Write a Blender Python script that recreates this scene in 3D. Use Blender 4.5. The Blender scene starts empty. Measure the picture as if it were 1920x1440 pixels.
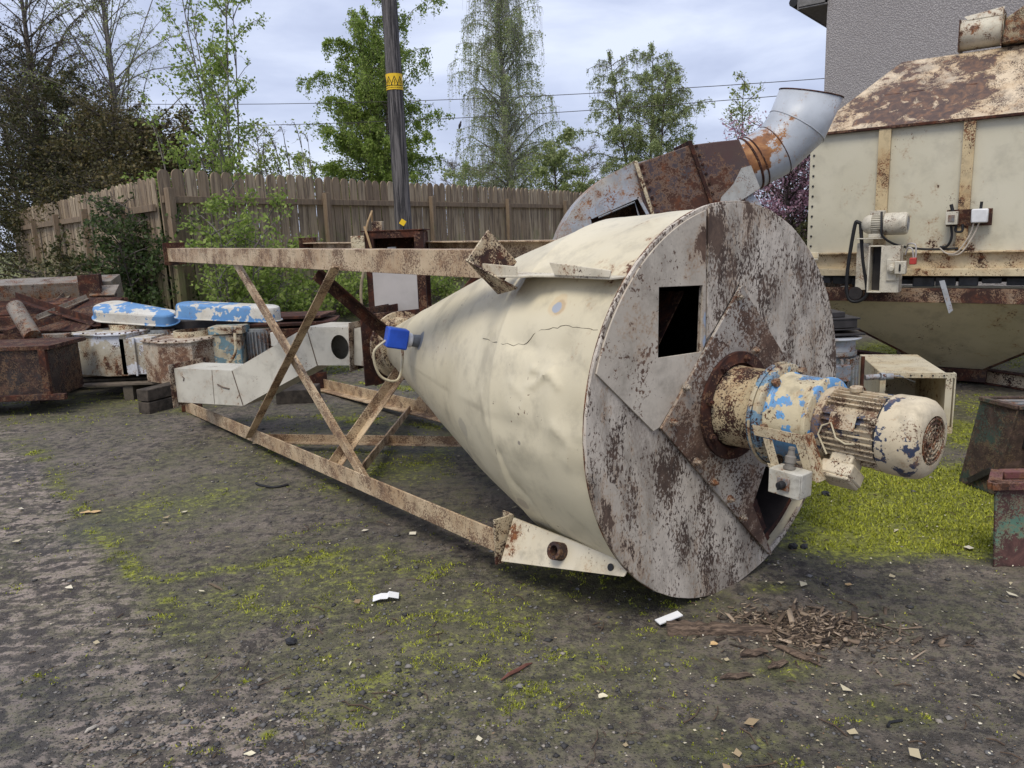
import bpy, math, random
import numpy as np
from math import sin, cos, pi, radians, sqrt, atan2
from mathutils import Vector as V, Matrix
from mathutils.geometry import delaunay_2d_cdt
random.seed(7)
scn = bpy.context.scene
col = scn.collection

# ------------------------------------------------------------------ camera
CH, PITCH, ROLL, FPX = 1.4, radians(11.2), radians(2.2), 1442.0
_r0 = V((1, 0, 0)); _u0 = V((0, sin(PITCH), cos(PITCH))); CF = V((0, cos(PITCH), -sin(PITCH)))
CR = _r0 * cos(ROLL) - _u0 * sin(ROLL); CU = _u0 * cos(ROLL) + _r0 * sin(ROLL); CO = V((0, 0, CH))
cd = bpy.data.cameras.new('camera'); cam = bpy.data.objects.new('camera', cd); col.objects.link(cam)
cd.sensor_width = 36; cd.lens = FPX / 1920 * 36; cd.clip_end = 2000; cd.clip_start = 0.05
m = Matrix.Identity(4)
for i in range(3):
    m[i][0] = CR[i]; m[i][1] = CU[i]; m[i][2] = -CF[i]; m[i][3] = CO[i]
cam.matrix_world = m
scn.camera = cam

# ------------------------------------------------------------------ world, sun, exposure
SUN_EL, SUN_AZ = radians(58), radians(205)      # azimuth clockwise from +Y
w = bpy.data.worlds.new('World'); scn.world = w; w.use_nodes = True
nt = w.node_tree; nt.nodes.clear()
out = nt.nodes.new('ShaderNodeOutputWorld'); bg = nt.nodes.new('ShaderNodeBackground'); bg.inputs[1].default_value = 0.1
sky = nt.nodes.new('ShaderNodeTexSky'); sky.sky_type = 'NISHITA'; sky.sun_disc = False
sky.sun_elevation = SUN_EL; sky.sun_rotation = SUN_AZ; sky.air_density = 1.0; sky.dust_density = 2.0
tc = nt.nodes.new('ShaderNodeTexCoord')
mp = nt.nodes.new('ShaderNodeMapping'); mp.inputs['Scale'].default_value = (1.3, 1.3, 4.2)
nt.links.new(tc.outputs['Generated'], mp.inputs[0])
n1 = nt.nodes.new('ShaderNodeTexNoise'); n1.inputs['Scale'].default_value = 1.9; n1.inputs['Detail'].default_value = 7; n1.inputs['Roughness'].default_value = .52; n1.inputs['Distortion'].default_value = .25
nt.links.new(mp.outputs[0], n1.inputs[0])
rp = nt.nodes.new('ShaderNodeValToRGB')
e = rp.color_ramp.elements
e[0].position = .38; e[0].color = (3.3, 3.7, 5.1, 1)
e[1].position = .62; e[1].color = (5.7, 6.15, 7.4, 1)
x = e.new(.5); x.color = (4.3, 4.75, 6.2, 1)
nt.links.new(n1.outputs[0], rp.inputs[0])
mx = nt.nodes.new('ShaderNodeMix'); mx.data_type = 'RGBA'; mx.inputs[0].default_value = .88
nt.links.new(sky.outputs[0], mx.inputs[6]); nt.links.new(rp.outputs[0], mx.inputs[7])
nt.links.new(mx.outputs[2], bg.inputs[0]); nt.links.new(bg.outputs[0], out.inputs[0])
sd = bpy.data.lights.new('sun', 'SUN'); sd.energy = 1.5; sd.angle = radians(24); sd.color = (1, .93, .80)
so = bpy.data.objects.new('sun', sd); col.objects.link(so)
sdir = V((sin(SUN_AZ) * cos(SUN_EL), cos(SUN_AZ) * cos(SUN_EL), sin(SUN_EL)))
so.rotation_euler = (-sdir).to_track_quat('-Z', 'Y').to_euler(); so.location = sdir * 30
vs = scn.view_settings; vs.view_transform = 'Standard'; vs.look = 'None'; vs.gamma = 1; vs.exposure = 0.62
scn.render.engine = 'CYCLES'

# ------------------------------------------------------------------ placing helpers (pixel of the photo -> point of the place)
def ray(px, py): return CF + CR * ((px - 960) / FPX) - CU * ((py - 720) / FPX)
def G(px, py, z=0.0):
    d = ray(px, py); return CO + d * ((z - CH) / d.z)
def AY(px, py, Y):
    d = ray(px, py); return CO + d * (Y / d.y)
def ONP(px, py, p0, nrm):
    d = ray(px, py); return CO + d * ((V(p0) - CO).dot(nrm) / d.dot(nrm))
Z = V((0, 0, 1))

# ------------------------------------------------------------------ mesh helpers
class MB:
    def __init__(s): s.v = []; s.f = []; s.m = []
    def add(s, vs_, fs, mi=0):
        o = len(s.v); s.v += [tuple(p) for p in vs_]; s.f += [tuple(i + o for i in f) for f in fs]; s.m += [mi] * len(fs); return s
    def box(s, c, size, X=V((1, 0, 0)), Y=V((0, 1, 0)), Zv=V((0, 0, 1)), mi=0):
        c = V(c); a, b, d = size[0] / 2, size[1] / 2, size[2] / 2
        vs_ = [c + X * (a * i) + Y * (b * j) + Zv * (d * k) for k in (-1, 1) for j in (-1, 1) for i in (-1, 1)]
        return s.add(vs_, [(0, 2, 3, 1), (4, 5, 7, 6), (0, 1, 5, 4), (2, 6, 7, 3), (0, 4, 6, 2), (1, 3, 7, 5)], mi)
    def prism(s, pts, vec, mi=0):
        pts = [V(p) for p in pts]; vec = V(vec); n = len(pts)
        nr = V((0, 0, 0))
        for i in range(n): nr += pts[i].cross(pts[(i + 1) % n])
        if nr.dot(vec) > 0: pts = pts[::-1]
        return s.add(pts + [p + vec for p in pts], [tuple(range(n)), tuple(range(2 * n - 1, n - 1, -1))] + [(i, i + n, (i + 1) % n + n, (i + 1) % n) for i in range(n)], mi)
    def extr(s, poly, p0, p1, u, v, mi=0):
        p0 = V(p0); p1 = V(p1); u = V(u); v = V(v)
        return s.prism([p0 + u * a + v * b for a, b in poly], p1 - p0, mi)
    def beam(s, p0, p1, wd, ht, up=Z, mi=0):
        p0 = V(p0); p1 = V(p1); d = (p1 - p0).normalized(); x_ = d.cross(V(up)).normalized(); y_ = x_.cross(d)
        return s.box((p0 + p1) / 2, (wd, (p1 - p0).length, ht), x_, d, y_, mi)
    def ell(s, p0, p1, u, v, a=.07, t=.008, mi=0):        # angle section, heel at p0-p1, legs along u and v
        return s.extr([(0, 0), (a, 0), (a, t), (t, t), (t, a), (0, a)], p0, p1, u, v, mi)
    def chan(s, p0, p1, u, v, wd=.1, d=.05, t=.008, mi=0):
        return s.extr([(-wd / 2, 0), (wd / 2, 0), (wd / 2, d), (wd / 2 - t, d), (wd / 2 - t, t), (-wd / 2 + t, t), (-wd / 2 + t, d), (-wd / 2, d)], p0, p1, u, v, mi)
    def lathe(s, prof, o, ax, n=32, cap0=True, cap1=True, mi=0):
        o = V(o); ax = V(ax).normalized(); h = Z if abs(ax.z) < .9 else V((1, 0, 0)); a = ax.cross(h).normalized(); b = ax.cross(a)
        vs_ = []; fs = []
        for t, r in prof:
            for k in range(n):
                th = 2 * pi * k / n; vs_.append(o + ax * t + (a * cos(th) + b * sin(th)) * r)
        for i in range(len(prof) - 1):
            for k in range(n):
                k2 = (k + 1) % n; fs.append((i * n + k, (i + 1) * n + k, (i + 1) * n + k2, i * n + k2))
        if cap0: fs.append(tuple(range(n)))
        if cap1: fs.append(tuple(range(len(prof) * n - 1, (len(prof) - 1) * n - 1, -1)))
        return s.add(vs_, fs, mi)
    def cyl(s, p0, p1, r, n=16, mi=0):
        p0 = V(p0); p1 = V(p1); return s.lathe([(0, r), ((p1 - p0).length, r)], p0, p1 - p0, n, mi=mi)
    def tube(s, pts, r, n=8, mi=0, caps=True):
        pts = [V(p) for p in pts]; rr = r if isinstance(r, (list, tuple)) else [r] * len(pts)
        vs_ = []; fs = []; N = None
        for i, p in enumerate(pts):
            d = (pts[min(i + 1, len(pts) - 1)] - pts[max(i - 1, 0)]).normalized()
            if N is None:
                h = Z if abs(d.z) < .9 else V((1, 0, 0)); N = d.cross(h).normalized()
            else: N = (N - d * N.dot(d)).normalized()
            B = d.cross(N)
            for k in range(n):
                th = 2 * pi * k / n; vs_.append(p + (N * cos(th) + B * sin(th)) * rr[i])
        for i in range(len(pts) - 1):
            for k in range(n):
                k2 = (k + 1) % n; fs.append((i * n + k, i * n + k2, (i + 1) * n + k2, (i + 1) * n + k))
        if caps: fs.append(tuple(range(n - 1, -1, -1))); fs.append(tuple(range((len(pts) - 1) * n, len(pts) * n)))
        return s.add(vs_, fs, mi)
    def plate(s, outer, holes, o, u, v, t, mi=0):          # flat plate with holes: 2D loops on (u,v), thickness t along u x v
        o = V(o); u = V(u); v = V(v); nrm = u.cross(v).normalized()
        pts = []; edges = []; loops = []
        for lp in [outer] + holes:
            b = len(pts); pts += [V((p[0], p[1])) for p in lp]; n = len(lp); loops.append(list(range(b, b + n)))
            edges += [(b + i, b + (i + 1) % n) for i in range(n)]
        ov, oe, of, *_ = delaunay_2d_cdt(pts, edges, [], 0, 1e-6)
        def inside(p, lp):
            c = False; n = len(lp)
            for i in range(n):
                a, b = lp[i], lp[i - 1]
                if (a[1] > p[1]) != (b[1] > p[1]) and p[0] < (b[0] - a[0]) * (p[1] - a[1]) / (b[1] - a[1]) + a[0]: c = not c
            return c
        keep = []
        for f in of:
            c = (ov[f[0]] + ov[f[1]] + ov[f[2]]) / 3
            if inside(c, outer) and not any(inside(c, h) for h in holes):
                a, b, d = ov[f[0]], ov[f[1]], ov[f[2]]
                if (b[0] - a[0]) * (d[1] - a[1]) - (b[1] - a[1]) * (d[0] - a[0]) < 0: f = f[::-1]
                keep.append(tuple(f))
        n = len(ov)
        vs_ = [o + u * p[0] + v * p[1] for p in ov] + [o + u * p[0] + v * p[1] + nrm * t for p in ov]
        fs = [f[::-1] for f in keep] + [tuple(i + n for i in f) for f in keep]
        cnt = {}
        for f in keep:
            for i in range(3):
                a, b = f[i], f[(i + 1) % 3]; cnt[(a, b)] = 1
        for (a, b) in cnt:
            if (b, a) not in cnt: fs.append((a, b, b + n, a + n))
        return s.add(vs_, fs, mi)
    def build(s, name, mat, parent=None, org=None, bevel=0, angle=35, flat=False):
        base = V(parent['_o']) if parent is not None else V(org if org is not None else (0, 0, 0))
        me = bpy.data.meshes.new(name)
        me.from_pydata([(p[0] - base.x, p[1] - base.y, p[2] - base.z) for p in s.v], [], s.f)
        for mm in (mat if isinstance(mat, (list, tuple)) else [mat]): me.materials.append(mm)
        if any(s.m): me.polygons.foreach_set('material_index', s.m)
        if not flat:
            me.polygons.foreach_set('use_smooth', [True] * len(s.f)); me.set_sharp_from_angle(angle=radians(angle))
        me.update()
        ob = bpy.data.objects.new(name, me); col.objects.link(ob); ob['_o'] = tuple(base)
        if parent is not None: ob.parent = parent
        else: ob.location = base
        if bevel:
            b = ob.modifiers.new('bevel', 'BEVEL'); b.width = bevel; b.segments = 2; b.limit_method = 'ANGLE'; b.angle_limit = radians(40)
        return ob

def tag(o, label=None, cat=None, group=None, kind=None):
    if label: o['label'] = label
    if cat: o['category'] = cat
    if group: o['group'] = group
    if kind: o['kind'] = kind
    return o
def thing(name, label, cat, loc, group=None):
    o = bpy.data.objects.new(name, None); col.objects.link(o); o.location = loc; o['_o'] = tuple(loc); o.empty_display_size = .1
    return tag(o, label, cat, group)

# ------------------------------------------------------------------ material helpers
class NT:
    def __init__(s, name):
        s.mat = bpy.data.materials.new(name); s.mat.use_nodes = True; s.t = s.mat.node_tree; s.t.nodes.clear()
        s.out = s.t.nodes.new('ShaderNodeOutputMaterial'); s.tc = s.t.nodes.new('ShaderNodeTexCoord').outputs['Object']; s.vs = (1, 1, 1)
    def L(s, a, b): s.t.links.new(a, b)
    def put(s, sock, v):
        if isinstance(v, bpy.types.NodeSocket): s.L(v, sock)
        elif isinstance(v, (tuple, list)) and len(v) == 3 and sock.type == 'RGBA': sock.default_value = (*v, 1)
        else: sock.default_value = v
    def vec(s, scale=(1, 1, 1), loc=(0, 0, 0), rot=(0, 0, 0)):
        n = s.t.nodes.new('ShaderNodeMapping'); n.inputs['Scale'].default_value = scale; n.inputs['Location'].default_value = loc; n.inputs['Rotation'].default_value = rot
        s.L(s.tc, n.inputs[0]); return n.outputs[0]
    def noise(s, sc, det=4, ro=.5, dist=0, vec=None, off=0):
        n = s.t.nodes.new('ShaderNodeTexNoise'); n.inputs['Scale'].default_value = sc; n.inputs['Detail'].default_value = det; n.inputs['Roughness'].default_value = ro; n.inputs['Distortion'].default_value = dist
        if off: vec = s.vec(scale=s.vs, loc=(off, off * 1.7, -off))
        s.L(vec or s.tc, n.inputs[0]); return n.outputs[0]
    def vor(s, sc, feat='F1', vec=None, out='Distance', rnd=1):
        n = s.t.nodes.new('ShaderNodeTexVoronoi'); n.feature = feat; n.inputs['Scale'].default_value = sc; n.inputs['Randomness'].default_value = rnd
        s.L(vec or s.tc, n.inputs[0]); return n.outputs[out]
    def mth(s, op, a, b=0.0, c=0.0, clamp=False):
        n = s.t.nodes.new('ShaderNodeMath'); n.operation = op; n.use_clamp = clamp
        s.put(n.inputs[0], a); s.put(n.inputs[1], b)
        if op in ('MULTIPLY_ADD', 'SMOOTH_MIN'): s.put(n.inputs[2], c)
        return n.outputs[0]
    def step(s, a, lo, hi, t0=0.0, t1=1.0):
        n = s.t.nodes.new('ShaderNodeMapRange'); n.interpolation_type = 'SMOOTHSTEP'
        s.put(n.inputs[0], a); s.put(n.inputs[1], lo); s.put(n.inputs[2], hi); n.inputs[3].default_value = t0; n.inputs[4].default_value = t1; return n.outputs[0]
    def ramp(s, fac, stops):
        n = s.t.nodes.new('ShaderNodeValToRGB'); e = n.color_ramp.elements
        e[0].position = stops[0][0]; e[0].color = (*stops[0][1], 1); e[1].position = stops[-1][0]; e[1].color = (*stops[-1][1], 1)
        for p, c in stops[1:-1]: k = e.new(p); k.color = (*c, 1)
        s.L(fac, n.inputs[0]); return n.outputs[0]
    def mix(s, f, a, b, mode='MIX'):
        n = s.t.nodes.new('ShaderNodeMix'); n.data_type = 'RGBA'; n.blend_type = mode; s.put(n.inputs[0], f); s.put(n.inputs[6], a); s.put(n.inputs[7], b); return n.outputs[2]
    def attr(s, name):
        n = s.t.nodes.new('ShaderNodeAttribute'); n.attribute_name = name; return n.outputs['Fac']
    def sep(s, axis):
        n = s.t.nodes.new('ShaderNodeSeparateXYZ'); s.L(s.tc, n.inputs[0]); return n.outputs[axis]
    def done(s, color, rough=.6, metal=0.0, h=None, hs=.3, hd=.01, spec=.4, extra=None):
        p = s.t.nodes.new('ShaderNodeBsdfPrincipled'); s.put(p.inputs['Base Color'], color); s.put(p.inputs['Roughness'], rough); s.put(p.inputs['Metallic'], metal)
        p.inputs['Specular IOR Level'].default_value = spec
        if h is not None:
            b = s.t.nodes.new('ShaderNodeBump'); b.inputs['Strength'].default_value = hs; b.inputs['Distance'].default_value = hd; s.L(h, b.inputs['Height']); s.L(b.outputs[0], p.inputs['Normal'])
        o = p.outputs[0]
        if extra: o = extra(p)
        s.L(o, s.out.inputs[0]); return s.mat

RUST = [(.30, (.022, .012, .009)), (.45, (.06, .026, .015)), (.56, (.16, .06, .025)), (.7, (.33, .14, .05))]
DRUST = [(.30, (.018, .010, .009)), (.5, (.045, .018, .013)), (.62, (.10, .034, .018)), (.74, (.24, .08, .028))]
def paint(name, base, base2=None, rust=-1.0, spk=-1.0, sc=1.0, flake=None, rough=.45, patches=(), org=(0, 0, 0), dirt=.35, ramp=RUST, streak=0, bump=.35, off=0.0, metal=0, grime=(.09, .075, .055), spots=None, stain=0.0, vs=(1, 1, 1)):
    """weathered paint: rust/spk are coverages in units of spread (-2 almost none .. 2 almost all)"""
    k = NT(name); k.vs = vs; off = off or (hash_(name) % 97) * .37
    base2 = base2 or tuple(c * .82 for c in base)
    nl = k.noise(1.7 * sc, 4, .55, off=off); nm = k.noise(11 * sc, 7, .65, .3, off=off + 3); nh = k.noise(70 * sc, 3, .6, off=off + 5)
    c = k.mix(k.step(nl, .38, .62), base, base2)
    if flake:
        fcol, cov, fs_ = flake[:3]
        fn = k.mth('ADD', k.mth('MULTIPLY', k.noise(fs_, 3, .55, off=off + 9), .7), k.mth('MULTIPLY', k.noise(fs_ * 5, 4, .6, off=off + 2), .3))
        fm = k.step(fn, .5 - .06 * cov, .5 - .06 * cov + .012)
        c = k.mix(fm, c, fcol)
    vd = k.vec(scale=(3, 3, .5), loc=(off, 0, 0)) if streak else None
    dn = k.noise(6 * sc, 6, .65, .2, vec=vd, off=0 if streak else off + 7)
    c = k.mix(k.mth('MULTIPLY', k.step(dn, .46, .72), dirt), c, grime)
    if stain: c = k.mix(k.mth('MULTIPLY', k.step(k.mth('ADD', k.mth('MULTIPLY', k.noise(3.2, 7, .7, .8, off=off + 12), .8), k.mth('MULTIPLY', nh, .2)), .44, .66), stain), c, (.17, .14, .115))
    v = k.mth('ADD', k.mth('MULTIPLY', nl, .4), k.mth('ADD', k.mth('MULTIPLY', nm, .4), k.mth('MULTIPLY', nh, .2)))
    thr = .5 - .055 * rust
    pn = k.noise(4.5 * sc, 5, .6, .4, off=off + 8) if patches else None
    tot = v
    for (pt, r, wt) in patches:
        d = k.t.nodes.new('ShaderNodeVectorMath'); d.operation = 'DISTANCE'; k.L(k.tc, d.inputs[0]); d.inputs[1].default_value = tuple(V(pt) - V(org))
        dv = k.mth('ADD', d.outputs['Value'], k.mth('ADD', k.mth('MULTIPLY', k.mth('SUBTRACT', pn, .5), r * 2.2), k.mth('MULTIPLY', k.mth('SUBTRACT', nm, .5), r * 1.2)))
        tot = k.mth('ADD', tot, k.step(dv, r, r * .1, 0, .14 * wt))
    mask = k.step(tot, thr, thr + .03)
    sv = k.mth('ADD', k.mth('MULTIPLY', k.noise(48 * sc, 4, .7, .4, off=off + 1), .6), k.mth('MULTIPLY', k.noise(4 * sc, 3, .5, off=off + 4), .4))
    sm = k.step(sv, .5 - .07 * spk, .5 - .07 * spk + .03)
    mask = k.mth('MAXIMUM', mask, sm)
    rc = k.ramp(k.noise(7 * sc, 8, .7, .5, off=off + 6), ramp)
    halo = k.step(tot, thr - .05, thr)
    c = k.mix(k.mth('MULTIPLY', halo, .35), c, (.36, .20, .09))
    c = k.mix(mask, c, rc)
    for (pt, r, colr) in (spots or ()):
        d = k.t.nodes.new('ShaderNodeVectorMath'); d.operation = 'DISTANCE'; k.L(k.tc, d.inputs[0]); d.inputs[1].default_value = tuple(V(pt) - V(org))
        dd = k.mth('ADD', d.outputs['Value'], k.mth('MULTIPLY', k.mth('SUBTRACT', nm, .5), r * 1.2))
        c = k.mix(k.step(dd, r, r * .8), c, colr)
    h = k.mth('SUBTRACT', k.mth('MULTIPLY', nh, .35), k.mth('MULTIPLY', mask, .6))
    h = k.mth('ADD', h, k.mth('MULTIPLY', nm, .5))
    rg = k.mth('ADD', k.mth('MULTIPLY', mask, .3), k.mth('ADD', k.mth('MULTIPLY', nm, .2), rough - .1))
    return k.done(c, rg, metal, h, bump, .004)
def hash_(s_):
    h = 7
    for ch in s_: h = (h * 31 + ord(ch)) % 100003
    return h
def plain(name, c, rough=.6, metal=0, var=.3, sc=20, bump=.2):
    k = NT(name); n = k.noise(sc, 5, .6); cc = k.mix(k.step(n, .35, .65), c, tuple(x_ * (1 - var) for x_ in c))
    return k.done(cc, rough, metal, n, bump, .003)

CREAM = (.60, .53, .37); CREAM2 = (.54, .47, .31)
M = {}
M['cream'] = paint('cream_paint', CREAM, CREAM2, -1.3, -1.7)
M['cream_worn'] = paint('worn_cream_paint', CREAM, CREAM2, -.3, -.4, 1.6)
M['beam'] = paint('scabby_cream_steel', (.58, .45, .29), (.46, .33, .20), -1.2, -.05, 2.4, ramp=[(.3, (.10, .06, .038)), (.5, (.19, .12, .075)), (.65, (.33, .21, .12))])
M['rust'] = paint('rusty_brown_steel', (.09, .04, .03), (.05, .025, .02), .6, .3, 1.4, ramp=DRUST, rough=.7)
M['darkrust'] = paint('dark_rust', (.035, .018, .016), (.022, .013, .012), .2, 0, 1.6, ramp=DRUST, rough=.75)
M['galv'] = paint('galvanised_grey', (.42, .44, .47), (.33, .35, .38), -1.0, -1.6, rough=.4, metal=.0)
M['white'] = paint('off_white_paint', (.66, .64, .58), (.58, .56, .50), -1.7, -1.9, dirt=.25)
M['greymetal'] = paint('grey_motor_paint', (.25, .27, .28), (.16, .17, .18), -.6, -.9, 2, dirt=.5)
M['blue'] = plain('blue_plastic', (.02, .09, .55), .35, var=.15)
M['white_plastic'] = plain('white_plastic', (.72, .72, .72), .4, var=.1)
M['black'] = plain('black_rubber', (.018, .018, .02), .6)
M['darkmetal'] = plain('dark_metal', (.05, .045, .045), .5, .3)
M['yellow'] = plain('yellow_sign', (.85, .55, .02), .5, var=.08)
M['steel'] = plain('bare_steel', (.42, .42, .43), .4, .6)
exec_marker = None

# ================================================================== GROUND
_rg = np.random.default_rng(5); _lat = _rg.random((256, 256))
def vn(x, y, sd=0):
    x = np.asarray(x, float) + sd * 17.31; y = np.asarray(y, float) + sd * 9.77
    i = np.floor(x).astype(int); j = np.floor(y).astype(int); u = x - i; v = y - j; u = u * u * (3 - 2 * u); v = v * v * (3 - 2 * v)
    a = _lat[i & 255, j & 255]; b = _lat[(i + 1) & 255, j & 255]; c = _lat[i & 255, (j + 1) & 255]; d = _lat[(i + 1) & 255, (j + 1) & 255]
    return (a * (1 - u) + b * u) * (1 - v) + (c * (1 - u) + d * u) * v
def fbm(x, y, sd=0, o=5, ro=.5):
    s = 0; a = 1; t = 0
    for k in range(o):
        s = s + a * vn(x * 2 ** k, y * 2 ** k, sd + k * 3); t += a; a *= ro
    return s / t
FC = V((-4.46, 10.27, 0)); FR = V((5.6, 27.1, 0)); FL = V((-11.5, 18.4, 0))     # fence corner, right end, left end
def segd(x, y, a, b):
    ax, ay = a[0], a[1]; dx, dy = b[0] - ax, b[1] - ay; t = np.clip(((x - ax) * dx + (y - ay) * dy) / (dx * dx + dy * dy), 0, 1)
    return np.hypot(x - ax - t * dx, y - ay - t * dy)
def sstep(a, lo, hi):
    t = np.clip((a - lo) / (hi - lo), 0, 1); return t * t * (3 - 2 * t)
def fence_side(x, y):        # distance behind (positive) / in front (negative) of the fence line
    d = np.minimum(segd(x, y, FC, FR), segd(x, y, FC, FL))
    yl = np.where(x > FC.x, FC.y + (x - FC.x) * (FR.y - FC.y) / (FR.x - FC.x), FC.y + (x - FC.x) * (FL.y - FC.y) / (FL.x - FC.x))
    return np.where(y > yl, d, -d)
def pts(L): return [tuple(G(*p)[:2]) for p in L]
MB_LINES = [(pts([(35, 820), (110, 900), (190, 1000), (250, 1080), (300, 1130), (360, 1200), (400, 1270)]), .11, .62),
            (pts([(300, 1095), (420, 1072), (560, 1052), (650, 1032), (745, 1018)]), .08, .66),
            (pts([(520, 1010), (640, 985), (760, 960)]), .05, .35),
            (pts([(440, 790), (600, 780), (820, 800)]), .14, .95), (pts([(560, 715), (700, 722), (850, 735)]), .22, .8),
            (pts([(640, 850), (800, 850)]), .16, .7), (pts([(560, 880), (420, 800), (340, 770)]), .1, .5), (pts([(700, 960), (560, 880)]), .1, .4)]
MB_BLOBS = [((1690, 930), .9, .6, 2.0), ((1560, 960), .4, .4, 1.7), ((1800, 990), .35, .4, 1.7), ((1620, 1010), .5, .25, 1.3), ((1790, 810), .35, .45, .9), ((1720, 660), 1.1, 1.1, .9),
            ((1860, 760), .4, .6, .6), ((660, 1300), .24, .18, .62), ((560, 1120), .6, .3, .48), ((820, 1180), .6, .4, .5), ((700, 1210), .45, .35, .5), ((1100, 1080), .5, .4, .35), ((1480, 1250), .12, .08, .55),
            ((1640, 1330), .12, .08, .4), ((1240, 1130), .3, .12, .45), ((1700, 1340), .1, .06, .4), ((505, 1380), .03, .03, 1.2), ((1340, 1390), .25, .1, .35), ((760, 1060), .4, .2, .45), ((1050, 1250), .6, .35, .4), ((620, 1050), .5, .3, .5), ((300, 950), .5, .5, .4), ((1440, 1105), .12, .06, .7),
            ((620, 690), .6, .6, .6), ((760, 880), .3, .3, .35)]
def moss(x, y):
    m_ = np.zeros_like(x, float)
    for L, wd, st in MB_LINES:
        d = np.full_like(x, 1e9, float)
        for a, b in zip(L, L[1:]): d = np.minimum(d, segd(x, y, a, b))
        m_ = np.maximum(m_, st * (1 - sstep(d + (fbm(x * 6, y * 6, 3) - .5) * wd * 2.4, -wd * .3, wd)) * (.55 + .9 * fbm(x * 2.2, y * 2.2, 5)))
    for (p, rx, ry, st) in MB_BLOBS:
        c = G(*p); d = np.hypot((x - c.x) / rx, (y - c.y) / ry) + (fbm(x * 3, y * 3, 8) - .5) * .7
        m_ = np.maximum(m_, st * (1 - sstep(d, .35, 1.25)))
    m_ = np.maximum(m_, .8 * sstep(fence_side(x, y), -2.0, .2))
    big = sstep(fbm(x * .55, y * .55, 12), .42, .66) * .35 * sstep(y, 1.5, 2.6)
    return np.clip(m_ + big * np.clip(1 - m_, 0, 1), 0, 1.6)
def gz(x, y):
    x = np.asarray(x, float); y = np.asarray(y, float)
    z = (fbm(x * .8, y * .8, 20) - .5) * .02 + (fbm(x * 9, y * 9, 21) - .5) * .008 + (fbm(x * 40, y * 40, 23, 3) - .5) * .006
    return z * np.exp(-np.hypot(x, y) / 60) + .32 * sstep(fence_side(x, y), -1.5, -.1)
def GZ(x, y): return float(gz(np.array([x]), np.array([y]))[0])

def axis_(lo, hi, near_lo, near_hi, step, far, gr=1.09):
    a = list(np.arange(near_lo, near_hi, step)); s = step
    x = near_hi
    while x < hi: a.append(x); s *= gr; x += s
    a.append(hi); s = step; x = near_lo - step; b = []
    while x > lo: b.append(x); s *= gr; x -= s
    b.append(lo); return np.array(b[::-1] + a)
gx = axis_(-400, 400, -2.6, 3.2, .022, 0); gy = axis_(-60, 900, 1.5, 4.6, .022, 0, 1.035)
XX, YY = np.meshgrid(gx, gy); nx, ny = len(gx), len(gy)
ZZ = gz(XX, YY)
me = bpy.data.meshes.new('ground')
co = np.stack([XX, YY, ZZ], -1).reshape(-1, 3)
i, j = np.meshgrid(np.arange(nx - 1), np.arange(ny - 1)); b = (j * nx + i).ravel()
fc = np.stack([b, b + 1, b + nx + 1, b + nx], -1)
me.vertices.add(len(co)); me.vertices.foreach_set('co', co.ravel())
me.loops.add(fc.size); me.loops.foreach_set('vertex_index', fc.ravel().astype(np.int32))
me.polygons.add(len(fc)); me.polygons.foreach_set('loop_start', np.arange(0, fc.size, 4, dtype=np.int32)); me.polygons.foreach_set('use_smooth', np.ones(len(fc), bool))
me.update(calc_edges=True)
ms = moss(XX, YY)
line1 = [tuple(G(*p)[:2]) for p in [(-60, 700), (40, 830), (190, 1000), (300, 1130), (400, 1270), (560, 1500)]]
xl = np.interp(YY, [p[1] for p in line1][::-1], [p[0] for p in line1][::-1])
pale = sstep(xl - XX + (fbm(XX * 5, YY * 5, 31) - .5) * .25, 0, .12) * sstep(9 - YY, 0, 2)
pale = np.maximum(pale, .8 * np.exp(-(((XX + .75) / .75) ** 2 + ((YY - 2.0) / .35) ** 2)))
dsh = np.exp(-(((XX - .1) / .9) ** 2 + ((YY - 2.3) / .9) ** 2)) * .5
for nm_, arr in (('moss', ms), ('pale', pale), ('damp', dsh)):
    at = me.attributes.new(nm_, 'FLOAT', 'POINT'); at.data.foreach_set('value', arr.ravel().astype(np.float32))
k = NT('yard_ground')
big = k.noise(.9, 5, .6); mid = k.noise(5, 7, .62, .4); fine = k.noise(38, 6, .7); vf = k.noise(160, 3, .6)
vor = k.vor(95); vor2 = None
st = k.vec(scale=(2.2, 7, 1), rot=(0, 0, -.25)); strk = k.noise(1.9, 8, .72, .6, vec=st); crisp = k.noise(17, 7, .72, .3, off=14)
blot = k.noise(1.9, 7, .68, .6, off=3); damp = k.noise(.55, 6, .62, .3, off=9)
asp = k.mix(k.step(blot, .40, .62), (.050, .042, .034), (.125, .105, .084))
asp = k.mix(k.mth('MULTIPLY', k.step(mid, .45, .68), .7), asp, (.050, .043, .037))
asp = k.mix(k.mth('MULTIPLY', k.step(fine, .48, .66), .75), asp, (.25, .215, .18))
pk_ = k.mth('ADD', k.mth('MULTIPLY', strk, .42), k.mth('ADD', k.mth('MULTIPLY', mid, .2), k.mth('MULTIPLY', crisp, .38)))
asp = k.mix(k.mth('MULTIPLY', k.step(crisp, .50, .56), .6), asp, (.215, .175, .14)); asp = k.mix(k.mth('MULTIPLY', k.step(crisp, .46, .41), .75), asp, (.045, .038, .034))
pinkm = k.mth('MULTIPLY', k.step(pk_, .495, .53), k.mth('MULTIPLY_ADD', k.attr('pale'), .75, .2))
asp = k.mix(pinkm, asp, k.mix(fine, (.25, .20, .17), (.44, .36, .31)))
asp = k.mix(k.mth('MULTIPLY', k.mth('MULTIPLY', k.step(pk_, .495, .465), k.attr('pale')), .6), asp, (.055, .046, .042))
vc = k.vor(95, out='Color'); vr_ = k.noise(30, 2, .5, off=2)
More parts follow.
